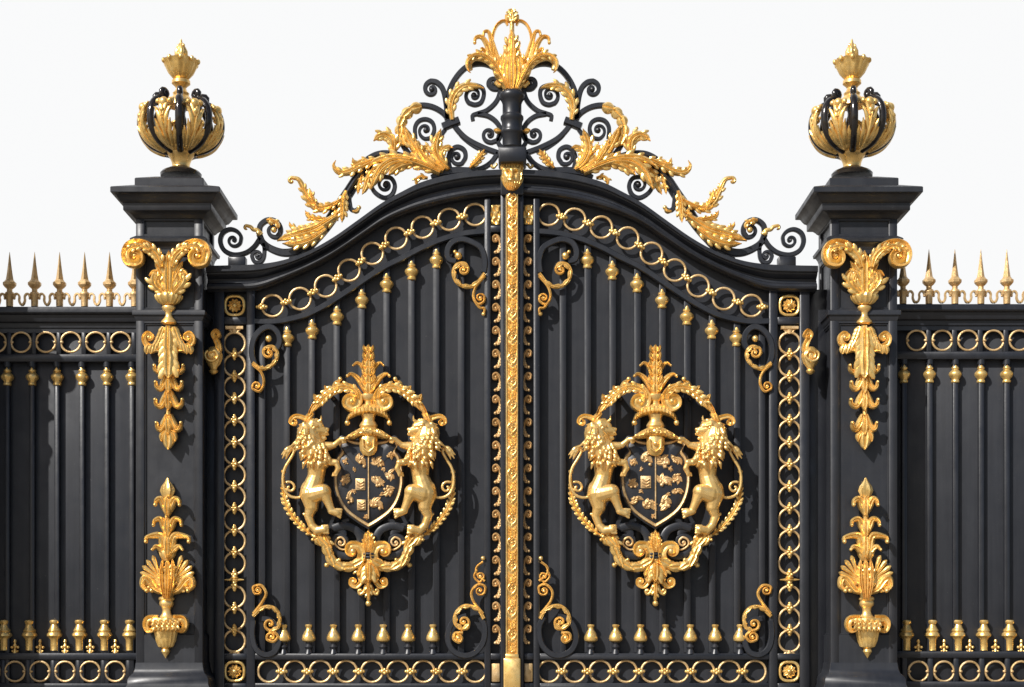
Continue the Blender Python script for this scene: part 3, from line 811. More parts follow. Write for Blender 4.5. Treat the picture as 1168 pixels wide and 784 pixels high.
    m.sweep(scroll([(432, 182), (419, 190), (408, 203), (397, 220), (385, 238), (372, 257), (358, 273), (346, 283)]), taper(5.0, 6.2, 5.5), 6, Y, 'ridge'); a = m.build('stem', BLACK, root); mirror_tree(a, 0, root)
    bar([(392, 226), (397, 222), (398, 230), (400, 238), (405, 240.5), (411, 236)], w=3.2, w1=1.4, name='branch')
    bar([(372, 254), (359, 269), (347, 281), (335, 287.5), (322, 288.5), (309, 284), (300, 277), (296, 268)], w=4.6, w1=3.4, name='stem')
    bar([(372, 262), (358, 279), (344, 291), (330, 296)], w=2.6, name='branch', w1=1.5)
    bar([(296, 268), (297, 258), (304, 252), (312, 252), (318.5, 257), (320, 265), (316, 271)], end=(312.5, 262.5), te=.9, w=3.0, ball=3.2)
    bar([(297, 272), (290, 282), (280, 289), (267, 291), (256, 286), (251.5, 276), (254, 266.5), (262, 262), (270, 264), (275, 270), (274.5, 277)], end=(266.5, 274.5), te=1.2, w=2.6, ball=2.0)
    bar([(301, 278), (302, 286)], w=2.2, name='branch')
    bar([(302, 284), (301, 294), (297, 299.5), (290.5, 299), (287.5, 293)], end=(294, 292.5), te=1.2, w=2.2, ball=2.4)
    m = MB(); m.pbox(260, 280, 292.5, 306, Y-.07, Y+.06, .008); a = m.build('foot_block', BLACK, root); mirror_tree(a, 0, root)
    bar([(421, 206), (427, 219), (438, 226), (447, 222.5), (450.5, 212), (446, 203.5), (437.5, 202)], end=(440, 211), te=1.3, w=2.4, ball=3.6)
    # ---- gilded foliage, left half
    def L(sp, w, l, dy=0.04, h=5, fwd=4, **k): return lambda m: m.leaf(sp, w*1.12, l, Y-dy, h, fwd=fwd, **k)
    gold(L([(516, 137), (514.5, 120), (520, 106), (531, 98), (545, 98.5), (552, 101)], 6.5, 8, h=4.5))
    def a_(m):
        m.leaf([(506, 195), (488, 184), (474, 170), (466, 155), (461, 143)], 8.5, 7, Y-.04, 7, fwd=5)
        m.leaf([(502, 196), (487, 184), (478, 170), (474, 158)], 6, 5, Y-.05, 6, fwd=7)
    gold(a_)
    gold(L([(511, 193), (502, 184), (497, 172), (498, 161), (503, 147)], 7.5, 6, h=7, fwd=6))
    gold(L([(498, 180), (491, 171), (484, 168), (480, 172)], 4.5, 4, h=4))
    gold(L([(512, 194), (504, 182), (504, 172), (511, 167.5), (517, 169)], 5.5, 5, h=5))
    gold(L([(536, 192), (541, 187), (547, 180), (553, 170)], 4.5, 6, h=5))
    def wrapc(m):
        for i, (x, y_) in enumerate([(481, 121.5), (470, 124), (461, 132), (456.5, 142), (456.5, 153)]):
            nx = [(470, 124), (461, 132), (456.5, 142), (456.5, 153), (460, 163)][i]
            m.leaf([(x, y_), ((x+nx[0])/2, (y_+nx[1])/2), nx, (nx[0]+(nx[0]-x)*.3, nx[1]+(nx[1]-y_)*.3)], 6.5, 3, Y-.05, 5.5, fwd=2)
    gold(wrapc, 'leaf_sheath')
    def main(m):
        m.leaf([(502, 197), (482, 188), (462, 182), (443, 180), (428, 184), (420, 190)], 8.5, 8, Y-.06, 7, fwd=5)
        m.leaf([(468, 184), (450, 184), (438, 190), (430, 200), (423, 216)], 8.5, 6, Y-.08, 7, fwd=6)
        m.leaf([(474, 186), (460, 188), (450, 193), (443, 200)], 7.5, 5, Y-.07, 6, fwd=5)
    gold(main)
    gold(L([(438, 182), (424, 184), (410, 190), (397, 196), (386, 196), (380.5, 189), (383, 183)], 5.8, 8, h=5, fwd=3))
    gold(L([(424, 184), (414, 184), (405, 187), (402, 180)], 4.5, 4, h=4))
    gold(L([(447, 178), (449, 168), (447, 159), (439, 154), (431, 156), (426, 161)], 7.2, 6, dy=.05, h=6, fwd=5))
    gold(L([(428, 190), (421, 202), (417, 214), (413, 222)], 5.5, 5, dy=.02, h=4))
    gold(L([(414, 198), (411, 206), (409, 214), (408, 222)], 3.5, 4, dy=.01, h=3))
    gold(L([(395, 218), (392, 228), (391, 240), (390, 254)], 5.5, 6, dy=.03, h=5))
    gold(L([(383, 238), (382, 248), (378, 256)], 4, 4, dy=.03, h=4))
    def left_leaf(m):
        m.leaf([(388, 229), (374, 236), (362, 237), (353, 229), (347, 217), (341, 206), (333, 203.5)], 6.5, 9, Y-.04, 5.5, fwd=4)
        m.sweep(scroll([(347, 214), (341, 205), (334, 203)], end=(332.5, 206.5), te=.8), taper(2.6, 2.4, 1.6), 3, Y-.07, 'round')
        m.leaf([(362, 238), (357, 228), (354, 219), (350, 216)], 4.2, 4, Y-.07, 4.5)
    gold(left_leaf)
    def low_leaf(m):
        m.leaf([(384, 246), (372, 254), (358, 262), (340, 267), (328, 270), (316, 275)], 9, 9, Y-.05, 7, fwd=3)
        m.leaf([(372, 262), (356, 273), (340, 278), (322, 278)], 7.5, 7, Y-.07, 6, fwd=3)
        m.leaf([(350, 268), (340, 264), (332, 258), (330, 253)], 4.6, 4, Y-.06, 5)
        m.leaf([(372, 250), (362, 250), (352, 247), (348, 240)], 4.6, 5, Y-.06, 5)
    gold(low_leaf)
    def bud(m):
        m.leaf([(304, 251), (311, 252), (317, 256), (317, 262)], 4, 4, Y-.05, 4)
        m.pball(312.5, 262.5, 3.4, Y-.05); m.pball(309, 253.5, 3.6, Y-.05)
    gold(bud, 'gilded_bud')
    def horn(m):
        m.sweep(scroll([(298, 268), (294, 263), (289, 262), (286, 259), (281, 257.5)], end=(281, 260), te=.6), taper(2.8, 2.3, 1.5), 2.6, Y-.03, 'round'); m.pball(295, 266, 3, Y-.04)
    gold(horn, 'gilded_tip')
    gold(lambda m: (m.pball(409.5, 237, 2.6, Y-.02), m.leaf([(402, 241), (407, 241), (410, 236)], 2.4, 3, Y-.03, 3)), 'gilded_tip')
    gold(lambda m: (m.sweep(scroll([(563, 183), (560, 188), (563, 191.5), (566, 188)]), taper(2, 1.8, 1.4), 2, Y-.01, 'round'), m.pball(566, 188, 2, Y-.01)), 'gilded_tip')
    gold(lambda m: m.leaf([(571, 150), (567, 149), (563, 148)], 3.2, 3, Y-.05, 4), 'gilded_tip')
    gold(lambda m: (m.leaf([(488, 203), (480, 202), (475, 206), (476, 213)], 4, 4, Y-.02, 4),), 'gilded_tip')
    # ---- plume
    Yp = -.10
    pl = thing('plume', W(584, 104, Yp), parent=root)
    def part(fn, name, mir=True, mat=GOLD_CARVED):
        m = MB(); fn(m); a = m.build(name, mat, pl)
        if mir: mirror_tree(a, 0, pl)
    def core(m):
        m.leaf([(584, 96), (584, 78), (584, 60), (584, 44), (584, 32)], 9.5, 8, Yp-.06, 9, fwd=0)
        for dx in (-9, -4.5, 0, 4.5, 9): m.leaf([(584+dx*.5, 103), (584+dx, 88), (584+dx*.95, 74), (584+dx*.6, 60)], 5.5, 3, Yp-.10+abs(dx)*.003, 8, fwd=1)
        m.sweep([(584, 60), (584, 40), (584, 22)], taper(3.4, 2.4), 3, Yp-.03, 'round')
        m.lathe(584, [(3, 104), (9, 101.5), (12, 96), (10, 92), (6, 90)], Yp-.01, 32, fr=.8, flute=8, fl_amp=.08)
    part(core, 'palmette', False)
    def trefoil(m):
        m.leaf([(584, 26), (584, 20), (584, 10)], 7.5, 3, Yp-.03, 4, m=10)
        for s in (-1, 1): m.leaf([(584, 25), (584+s*4, 21), (584+s*7.6, 17)], 4.2, 2, Yp-.025, 3.5)
    part(trefoil, 'trefoil_tip', False)
    part(lambda m: m.leaf([(578, 102), (574, 90), (573, 75), (576, 62), (578, 50)], 5.5, 6, Yp-.04, 6, fwd=3), 'inner_leaf')
    part(lambda m: m.sweep(scroll([(578, 98), (566, 84), (562, 62), (562, 42), (567, 29), (575, 24), (579, 29)]), taper(3.6, 2.0, 1.2), 3, Yp-.02, 'tongue'), 'cage_rib')
    def horn2(m):
        m.leaf([(578, 102), (571, 86), (562, 71), (552, 64), (541, 63.5), (533.5, 70), (534, 80), (537, 83)], 6.0, 9, Yp-.08, 6.0, fwd=7)
        m.sweep(scroll([(577, 101), (569, 84), (560, 71), (550, 66), (541, 66), (535, 72), (536, 80)]), taper(3.5, 5, 3.4), 4, Yp-.06, 'round')
    part(horn2, 'horn_leaf')
    part(lambda m: (m.leaf([(572, 88), (562, 68), (555, 50), (549, 42), (542.5, 43), (541.5, 49)], 4.2, 7, Yp-.03, 4.5, fwd=6, shape='curl'),), 'frond')
    part(lambda m: (m.leaf([(573, 84), (565, 62), (560, 44), (557, 36), (552.5, 36), (551.5, 40)], 3.8, 6, Yp-.02, 4, fwd=4, shape='curl'),), 'frond')
    part(lambda m: (m.leaf([(570, 82), (561, 68), (555, 60), (549.5, 55), (549, 58)], 3.4, 5, Yp-.05, 4, fwd=6, shape='curl'),), 'frond')
    part(lambda m: (m.sweep(scroll([(565, 94), (570, 98), (574, 94)]), 2.6, 3, Yp-.02, 'round'),), 'base_curl')
    # ---- central column
    Yc = -.13
    m = MB()
    m.lathe(584, [(2, 101), (3, 103), (10, 104.2), (13.2, 106), (14.6, 109), (14.4, 112.5), (12.6, 115), (11.4, 117.5), (10.8, 120), (10.8, 130), (11.4, 132), (13.0, 133.5), (13.2, 136), (12.2, 138.5), (11.6, 140), (11.6, 148), (12.6, 149.5), (13.0, 151.5), (12.2, 153.5), (11, 155), (10.8, 168)], Yc, 36)
    m.build('column', BLACK, root)
    m = MB(); m.pbox(568.5, 600.5, 167, 184, Yc-.17, Yc+.16, .012); m.build('column_collar', BLACK, root)
    m = MB(); m.pbox(571, 597, 184, 222, Yc-.03, Yc+.14, .008); m.build('column_foot', BLACK, root)
    # bearded mask
    m = MB(); nu, nv = 44, 34; rows = []
    for i in range(nv):
        v = i/(nv-1); py = 184+v*33
        hw = 13.2*(1-.10*abs(v-.25)) if v < .5 else 13.2*(1-.62*((v-.5)/.5)**2.2)
        r = []
        for j in range(nu):
            u = -1+2*j/(nu-1)
            d = 8.5*math.sqrt(max(0, 1-.96*u*u))*(.75+.25*math.sin(PI*v))
            g = lambda cu, cv, su, sv, a: a*math.exp(-((u-cu)/su)**2-((v-cv)/sv)**2)
            d += g(0, .45, .13, .16, 4.2)+g(0, .53, .2, .05, 1.8)
            d += g(-.36, .27, .24, .055, 2.2)+g(.36, .27, .24, .055, 2.2)
            d -= g(-.34, .37, .15, .05, 2.6)+g(.34, .37, .15, .05, 2.6)
            d += g(-.45, .52, .18, .10, 1.6)+g(.45, .52, .18, .10, 1.6)
            d += g(-.22, .63, .2, .035, 1.5)+g(.22, .63, .2, .035, 1.5) - g(0, .68, .22, .022, 2.4)
            d += (.9*math.sin(u*26+v*9) if v > .70 or abs(u) > .72 or v < .18 else 0)
            w = W(584+u*hw, py, Yc-.02-d*.01)
            r.append(w)
        rows.append(r)
    b_ = [[Vector((p.x, Yc, p.z)) for p in r] for r in rows]
    m.grid([r+bb[::-1] for r, bb in zip(rows, b_)], True)
    m.build('bearded_mask', GOLD_CARVED, root)
    return root

# ------------------------------------------------------------------ lion (one continuous remeshed body)
def lion_mesh():
    m = MB(); AX = -.21
    def C(p, q, a, b, d0=0, d1=None):
        if a > 3.3: a *= 1.17; b *= 1.14
        d1 = d0 if d1 is None else d1
        m.capsule(W(p[0], p[1], AX-d0*.01), W(q[0], q[1], AX-d1*.01), a*.01, b*.01, 14)
    def B(px, py, rx, rz, ry, d=0): m.ball(W(px, py, AX-d*.01), rx*.01, ry*.01, rz*.01, 16, 10)
    # head
    B(354.5, 489.5, 9.5, 9.5, 8, 2); C((357, 484), (365, 486.5), 5.5, 4.2, 3, 4)
    C((361, 490), (370.5, 491.5), 5.6, 3.8, 3, 3); B(373, 490, 2.6, 2.2, 2.6, 4)
    C((364, 494.5), (373.4, 495.3), 3.0, 2.0, 3, 3.5)
    C((358, 499.5), (370.5, 500.2), 3.2, 2.2, 3, 3); C((356, 494), (358, 500), 5, 4, 3)
    for s in (1,):
        C((356.5, 484.5), (361.5, 485.8), 1.9, 1.6, 10, 9.5); B(358.2, 488, 1.5, 1.3, 1.2, 10.2)
        C((360, 486), (370, 489), 1.6, 1.4, 7.5, 6)
        B(347, 485, 3.2, 4, 3, 6)
        B(372.5, 493.5, 1.8, 1.2, 1.6, 5.5)
        C((363, 500), (364, 497.8), 1.0, .5, 4.5)
    B(361, 479.5, 3, 2.2, 3, 3); B(366, 482, 2.2, 1.6, 2, 3)
    # neck, chest, trunk
    C((352, 495), (358, 514), 11.5, 13.0, 0, 1); C((358, 512), (366, 525), 13, 10, 1, 1)
    C((362, 524), (360.5, 545), 10.8, 8.2, 0, 0); C((360.5, 545), (355, 561), 8.4, 10.6, 0, 1)
    B(354, 560, 11.5, 13, 9, 1)
    # chest haunch muscles
    C((366, 527), (362, 538), 7, 5, 4, 3)
    # far front leg to the shield top
    C((370, 510), (381, 508), 5.2, 3.2, 1, 3); C((381, 508), (388.5, 501.5), 3.2, 2.7, 3, 6)
    C((388.5, 501.5), (392.5, 500.8), 2.9, 2.5, 6, 8)
    for k in range(3): C((390.5+k*1.2, 502), (391.5+k*1.4, 505.5-k*.5), 1.3, 1.1, 8-k, 8-k)
    # near front leg
    C((371, 524), (377.5, 527.5), 5.6, 3.6, 5, 8); C((377.5, 527.5), (383.5, 527.6), 3.6, 3.1, 8, 9)
    C((383.5, 528), (386.0, 534.5), 3.1, 2.9, 9, 9)
    C((386, 534), (383, 540), 2.9, 2.6, 9, 8)
    for k in range(3): C((384.5-k*2, 539.8), (383.6-k*2.1, 542.8), 1.35, 1.1, 9-k, 9-k)
    # standing hind leg
    C((354, 564), (355.5, 578), 10.6, 7.0, 1, 2); C((355.5, 578), (352, 589), 6.6, 4.3, 2, 1)
    C((352, 589), (346.5, 586.5), 3.2, 1.6, 1, 1)
    C((352, 589), (356, 600), 4.2, 3.8, 1, 1); C((356, 600), (361.5, 605.5), 4.0, 4.2, 1, 2)
    C((361, 605), (370, 604), 4.0, 4.0, 2, 4)
    for k in range(4): C((368+k*.7, 600.5+k*2.4), (373.5+k*.2, 600+k*2.7), 2.0, 1.7, 5, 5)
    # raised hind leg
    C((358, 564), (369, 561), 9.5, 7.6, 4, 8); C((369, 560.5), (374, 572), 7.0, 4.6, 8, 8)
    C((374, 572), (378.5, 583), 4.4, 3.6, 8, 7); C((378, 583), (385, 585.5), 3.7, 3.8, 7, 7)
    for k in range(4): C((384+k*.6, 581.5+k*2.4), (389.5-k*.5, 581.5+k*3), 1.9, 1.5, 8, 8)
    # tail
    tp = resample(smooth([(346, 566), (338, 568), (329, 565), (324, 557), (322.6, 545), (325, 534), (331, 524), (335.5, 515), (333, 509.5)], 8), 26)
    for a, b in zip(tp, tp[1:]): C(a, b, 1.75, 1.75, 1, 1)
    for dx, dy in ((-12, 9), (-11, 13), (-9, 5), (-7, 14)):
        C((333, 510), (333+dx*.55, 510+dy*.4), 2.4, 2.6, 1, 2); C((333+dx*.55, 510+dy*.4), (333+dx, 510+dy), 2.4, .7, 2, 1)
    tp = wind([(324, 561), (325, 551)], (330.5, 556.5), 1.0, 1.5)
    for a, b in zip(tp, tp[1:]): C(a, b, 1.5, 1.5, 2, 2)
    # mane: overlapping locks
    rnd = random.Random(3)
    for row in range(7):
        n = 5 + (row > 1)
        for i in range(n):
            t = (i+.5*(row % 2))/n
            # left edge and right edge of the mane at this height
            yb = 490+row*5.6
            xl = [344, 341, 340, 341, 344, 347, 350, 354][row]; xr = [352, 357, 364, 371, 377, 377, 374, 371][row]
            x = xl+(xr-xl)*t + rnd.uniform(-.8, .8); yy = yb+rnd.uniform(-1.2, 1.2)
            cx_ = (xl+xr)/2; hw = (xr-xl)/2+3
            q = max(-1, min(1, (x-cx_)/hw)); dd = 1+13.2*math.sqrt(max(0.02, 1-q*q)) - (1.5 if row > 5 else 0)
            ln = rnd.uniform(8.5, 13.5); a = math.radians(98 - q*30 + rnd.uniform(-20, 20))
            dx, dy = math.cos(a)*ln*(1 if q > 0 else 1), math.sin(a)*ln
            k_ = rnd.uniform(-2, 2); C((x, yy), (x+dx*.45+k_, yy+dy*.45), 1.7, 2.3, dd-.8, dd+1.5); C((x+dx*.45+k_, yy+dy*.45), (x+dx, yy+dy), 2.3, .45, dd+1.5, dd-.3)
    for k in range(7):     # ruff behind the head
        a = math.radians(150+k*22); x, y_ = 352+math.cos(a)*8, 489-math.sin(a)*8
        C((x, y_), (x+math.cos(a)*4.5, y_-math.sin(a)*4.5+2), 2.6, .8, 5, 3)
    me = bpy.data.meshes.new('lion_raw'); me.from_pydata([tuple(p) for p in m.v], [], m.f)
    fix_normals(me)
    o = bpy.data.objects.new('lion_raw', me); COL.objects.link(o)
    r = o.modifiers.new('r', 'REMESH'); r.mode = 'VOXEL'; r.voxel_size = .0046; r.use_smooth_shade = True
    s = o.modifiers.new('s', 'SMOOTH'); s.factor = .5; s.iterations = 3
    bpy.context.view_layer.update()
    dg = bpy.context.evaluated_depsgraph_get()
    out = bpy.data.meshes.new_from_object(o.evaluated_get(dg), depsgraph=dg)
    bpy.data.objects.remove(o)
    out.name = 'lion'
    return out

def make_arms(root):
    """armorial group of the left leaf; axis at picture column 420.3"""
    ca = 420.3; Y = -.12
    arms = thing('coat_of_arms', W(ca, 690, Y), parent=root)
    AXX = W(ca, 0, Y).x
    def part(fn, name, mat=GOLD_CARVED, mir=False, both=False, jitter=0):
        m = MB(); fn(m)
        if both: m.add_mirror(ca, Y)
        a = m.build(name, mat, arms, jitter=jitter)
        if mir: mirror_tree(a, AXX, arms)
        return a
    me = lion_mesh(); o0 = W(357, 607, -.2)
    for v in me.vertices: v.co = v.co - o0
    me.materials.clear(); me.materials.append(GOLD_SMOOTH)
    lion = bpy.data.objects.new('lion', me); COL.objects.link(lion); attach(lion, o0, arms)
    mirror_tree(lion, W(ca, 0, -.2).x, arms)
    # shield: domed plate with border
    out = [(420.3, 602), (406, 593), (394, 583), (386, 570), (381.5, 553), (381.8, 535), (385, 522), (390, 514), (386, 506), (391, 499), (400, 502.5), (410, 504), (420.3, 503)]
    half = smooth(out, 6); full = half + [(2*ca-x, y) for x, y in half[-2:0:-1]]
    def scaled(k, cyy=548): return [(ca+(x-ca)*k, cyy+(y-cyy)*k) for x, y in full]
    m = MB(); rows = []
    for k, y in ((1.04, Y+.02), (1.04, Y-.03), (1.02, Y-.035)): rows.append([W(px, py, y) for px, py in scaled(k)])
    m.grid(rows, True); m.build('shield_back', BLACK, arms, 30)
    m = MB(); rows = []
    for k, y in ((.955, Y-.03), (.90, Y-.05), (.7, Y-.062), (.4, Y-.07), (.02, Y-.072)): rows.append([W(px, py, y) for px, py in scaled(k)])
    m.grid(rows, True); m.build('shield_field', BLACK, arms, 60)
    m = MB(); rows = []
    for k, y in ((1.0, Y-.03), (.995, Y-.052), (.975, Y-.064), (.95, Y-.060), (.918, Y-.052), (.91, Y-.03)): rows.append([W(px, py, y) for px, py in scaled(k)])
    m.grid(rows, True); m.build('shield_border', GOLD_DULL, arms, 60)
    m = MB(); m.sweep([(ca, 520), (ca, 560), (ca, 592)], .7, 1, Y-.075, 'rect'); m.build('shield_seam', GOLD_DULL, arms)
    # mantling and tongue
    def mant(m):
        nu, nv = 40, 14; rows = []
        for i in range(nv):
            v = i/(nv-1); r = []
            for j in range(nu):
                u = -1+2*j/(nu-1)
                top = 486+13.5*abs(u)**1.6; bot = 499+6*abs(u)**2.2-2.2*abs(math.sin(u*5.2))
                py = top+(bot-top)*v
                d = 8+5*math.sin(PI*v)*(1-u*u*.6)+2.2*noise.noise(Vector((u*13, v*6, 1)))
                r.append(W(ca+u*27.5, py, Y-.03-d*.01))
            r2 = [Vector((p.x, Y, p.z)) for p in r]
            rows.append(r+r2[::-1])
        m.grid(rows, True)
    part(mant, 'mantling')
    part(lambda m: (m.lathe(ca, [(2, 520.5), (6, 519), (9, 514), (9.6, 508), (9.6, 500), (7, 497)], Y-.09, 28, fr=.45, flute=8, fl_amp=.05),
                    m.sweep([(ca-6.5, 501), (ca-6, 511), (ca, 516), (ca+6, 511), (ca+6.5, 501)], 1.3, 1.6, Y-.14, 'round'), m.pball(ca, 506, 3, Y-.14)), 'tongue')
    # coronet
    def cor(m):
        nu = 60; rows = []
        sec = [(-1, 0), (-.8, .55), (-.3, .95), (.3, .95), (.8, .5), (1, 0)]
        for j in range(nu+1):
            u = -1+2*j/nu; a = u*1.0
            px = ca+25.5*math.sin(a*1.35)/math.sin(1.35); py = 466.5+(15.5*(1-math.cos(u*1.25))/(1-math.cos(1.25)))
            f = 9.5*(1-.38*abs(u)); rip = 1.1*math.sin(j*1.6)
            ring = [W(px+(1.5 if u > 0 else -1.5)*abs(u)*s, py+f*s*.75, Y-.05-(d*(10+rip)*(1-.45*u*u)+.5)*.01) for s, d in sec]
            ring += [W(px, py+f*.6, Y), W(px, py-f*.6, Y)]
            rows.append(ring)
        m.grid(rows, True)
        for s in (-1, 1): m.pball(ca+s*24, 482.5, 3.2, Y-.09)
    part(cor, 'coronet')
    part(lambda m: m.lathe(ca, [(9, 489), (10.5, 486), (9, 483), (7, 480), (7.5, 476), (9, 473)], Y-.05, 28, fr=.8), 'coronet_stem', GOLD_SMOOTH)
    part(lambda m: m.lathe(ca, [(8, 466), (9, 464), (7.5, 462), (4.8, 461), (4.8, 458.5), (7.4, 456), (9.6, 452), (9.3, 450.5), (6.5, 449.5)], Y-.06, 32, fr=.85, flute=0), 'spool', GOLD_SMOOTH)
    def plume(m):
        m.sweep([(ca, 451), (ca, 425), (ca, 403)], taper(5.8, 4.8, 2.5), 4.6, Y-.06, 'round')
        for k, (yb, w_, ln) in enumerate(((450, 8, 14), (440, 7.2, 13), (431, 7.6, 13), (422, 7.4, 12), (413, 6.2, 12), (404, 5.6, 11))):
            m.leaf([(ca, yb), (ca, yb-ln*.5), (ca, yb-ln)], w_*.62, 3, Y-.10, 5, fwd=2)
            for s in (-1, 1): m.leaf([(ca+s*2, yb-1), (ca+s*4.5, yb-ln*.5), (ca+s*(8-k*.5), yb-ln*.95)], w_*.42, 3, Y-.085, 4.5, fwd=4)
        for s in (-1, 1):
            m.leaf([(ca+s*4, 448), (ca+s*8, 437), (ca+s*14, 430), (ca+s*20, 426.5), (ca+s*24, 429)], 3.8, 6, Y-.06, 4.5, fwd=5, shape='curl')
            m.leaf([(ca+s*4, 426), (ca+s*8, 417.5), (ca+s*13, 414), (ca+s*17.5, 417)], 2.8, 5, Y-.06, 4, fwd=4, shape='curl')
    part(plume, 'plume')
    # upper wreath arm
    def arm(m):
        p = scroll([(352, 476), (357, 465), (366, 455), (377, 446), (390, 441.5), (401, 443.5), (408, 451), (408, 460), (402, 465), (395.5, 462)], end=(401, 457), te=.75, rin=1.5)
        m.sweep(p, lambda t: 1.8+3.6*min(1, t*1.5) if t < .8 else 5.4*(1-(t-.8)*2.6), lambda t: 4.6, lambda t: Y-.06-.03*t, 'tongue')
        m.pball(401.5, 458, 3.6, Y-.10, 4.6)
        m.leaf([(408, 455), (406, 447), (398, 442.5), (388, 442), (377, 446.5), (366, 456), (358, 466), (352, 476)], 6.4, 11, Y-.085, 4.2, fwd=0)
        m.leaf([(386, 443), (376, 449), (366, 459), (360, 468)], 4.6, 6, Y-.10, 3.6, fwd=0)
        for (x, y_, a) in ((362, 460, 1.9), (376, 449, 2.2), (383, 445, 1.2)):
            m.leaf([(x, y_), (x+5*math.cos(a), y_-6*math.sin(a)), (x+7*math.cos(a)-2, y_-11*math.sin(a))], 3.4, 3, Y-.07, 4, fwd=3)
        m.leaf([(381, 447), (383.5, 439), (389, 433)], 4, 3, Y-.08, 5); m.pball(388, 432.5, 2.6, Y-.10)
    part(arm, 'wreath_arm', mir=True)
    def crown_curl(m):
        p = scroll([(352, 480), (345, 476.5), (338, 475), (333, 477.5), (331.5, 482), (335, 484.5)], end=(336, 481.5), te=.6)
        m.sweep(p, taper(3.4, 2.6, 1.6), 2.8, Y-.06, 'tongue'); m.pball(334.5, 483.5, 2.2, Y-.07)
        m.sweep(smooth([(356, 479), (362, 481.5), (366, 479), (366.5, 474.5)]), taper(2.2, 2, .6), 2, Y-.14, 'round')
        m.leaf([(349, 481), (353, 475), (358, 472)], 4, 3, Y-.08, 4)
    part(crown_curl, 'head_curl', mir=True)
    # lower side garland
    def gar(m): garland(m, [(323.5, 536), (323.0, 556), (326, 574), (334, 589), (346, 602.5), (360, 613)], 1.2, Y-.02, 6, 5, 1.5); m.leaf([(361, 614), (346, 602.5), (334, 589), (326, 574), (323.2, 556), (323.5, 536)], 4.6, 17, Y-.04, 3.4)
    part(gar, 'side_garland', mir=True)
    def low(m):
        pts = [(362, 611), (370, 620), (374, 630), (378, 640), (388, 646.5), (400, 647), (409.5, 641.5), (413, 632), (409, 623.5), (401, 621.5)]
        p = scroll(pts, end=(402.5, 629), te=.85, rin=1.5)
        m.sweep(p, lambda t: 3.6+2.2*t if t < .75 else 5.3*(1-(t-.75)*2.8), 4.8, Y-.05, 'tongue')
        m.pball(402.5, 629, 4.2, Y-.06, 5)
        q = resample(smooth(pts[:7], 8), 7)
        for i in range(6):
            (x, y_), (x2, y2) = q[i], q[i+1]; dx, dy = x2-x, y2-y_
            m.leaf([(x, y_), (x+dx*.8, y_+dy*.8), (x+dx*1.6, y_+dy*1.6)], 5.6, 3, Y-.085, 4.5, fwd=2)
            b = math.atan2(dy, dx)-.9
            m.leaf([(x, y_), (x+math.cos(b)*4, y_+math.sin(b)*4), (x+math.cos(b+.5)*7, y_+math.sin(b+.5)*7)], 3, 2, Y-.06, 3.5, fwd=2, m=6)
        m.sweep(smooth([(377, 635), (376, 641), (373.5, 645)]), taper(2.4, 1.8), 2.2, Y-.04, 'round'); m.pball(372.6, 644.8, 2.9, Y-.04)
        m.sweep(smooth([(378, 634), (383, 640), (388, 638)]), taper(2.2, 1.8), 2.2, Y-.09, 'round'); m.pball(387, 638.5, 2, Y-.10)
        for k in range(10):
            m.pball(357+random.uniform(-1, 13), 606+random.uniform(-3, 12), random.uniform(1.6, 2.8), Y-.09)
        m.leaf([(360, 612), (363, 617), (366, 623)], 5, 3, Y-.08, 5); m.leaf([(370, 610), (374, 618), (378, 628)], 5.5, 4, Y-.07, 5)
    part(low, 'lower_scroll', mir=True, jitter=.003)
    def blk(m):
        m.sweep(scroll([(380, 603), (389, 600), (398, 601), (407, 606), (411.5, 616), (408.5, 628), (399, 634), (388, 633), (380.5, 626), (381, 617), (387, 612.5), (394, 615)], end=(389, 619), te=.5), taper(4, 4.6, 3.2), 3, Y-.005, 'rect')
        m.sweep(smooth([(372, 600), (381, 601), (390, 605), (393, 612)]), taper(2, 5, 3), 2.6, Y+.01, 'rect')
        m.sweep(smooth([(397, 602), (392, 596), (398, 593)]), taper(3, 2), 2.4, Y+.01, 'rect')
        m.sweep(smooth([(382, 588), (378, 596), (372, 606)]), taper(2, 3), 2.4, Y+.01, 'rect')
    part(blk, 'back_scroll', BLACK, mir=True)
    part(lambda m: (m.sweep(scroll([(396, 626), (390, 627), (383, 622), (383.5, 616), (389, 613), (393, 616)], end=(388.6, 619), te=.9), taper(1.0, 1.3, 1), 1.2, Y-.045, 'round'), m.pball(388.6, 619, 1.8, Y-.04)), 'gilt_spiral', GOLD_DULL, mir=True)
    def pend(m):
        for dx, w_, t in ((0, 5.5, 604), (-3.5, 4.2, 607), (3.5, 4.2, 607), (-5.5, 3.4, 613), (5.5, 3.4, 613)):
            m.leaf([(ca+dx*.4, 630), (ca+dx*.9, 619), (ca+dx, t)], w_, 4, Y-.05, 5, fwd=2)
        m.lathe(ca, [(6, 646), (6.6, 643), (5, 641), (6.2, 639), (5.5, 637)], Y-.03, 24, fr=.8)
        m.leaf([(ca, 642), (ca, 652), (ca, 664)], 9, 5, Y-.06, 7, fwd=4)
        for s in (-1, 1):
            m.leaf([(ca+s*2, 643), (ca+s*8, 648), (ca+s*12.5, 658)], 6, 4, Y-.04, 6, fwd=3)
            m.leaf([(ca+s*2, 652), (ca+s*8, 659), (ca+s*9, 665)], 4.5, 3, Y-.04, 5, fwd=3)
            p = scroll([(ca+s*5, 658), (ca+s*9, 665), (ca+s*14, 669.5), (ca+s*20, 667), (ca+s*20.5, 662)], end=(ca+s*17, 663.5), te=.8)
            m.sweep(p, taper(3.2, 2.4, 1.5), 2.6, Y-.04, 'tongue'); m.pball(ca+s*17, 663.5, 2.4, Y-.05)
            p = scroll([(ca+s*2, 668), (ca+s*5, 675), (ca+s*9.5, 678), (ca+s*11.5, 674.5)], end=(ca+s*8.8, 674), te=.4)
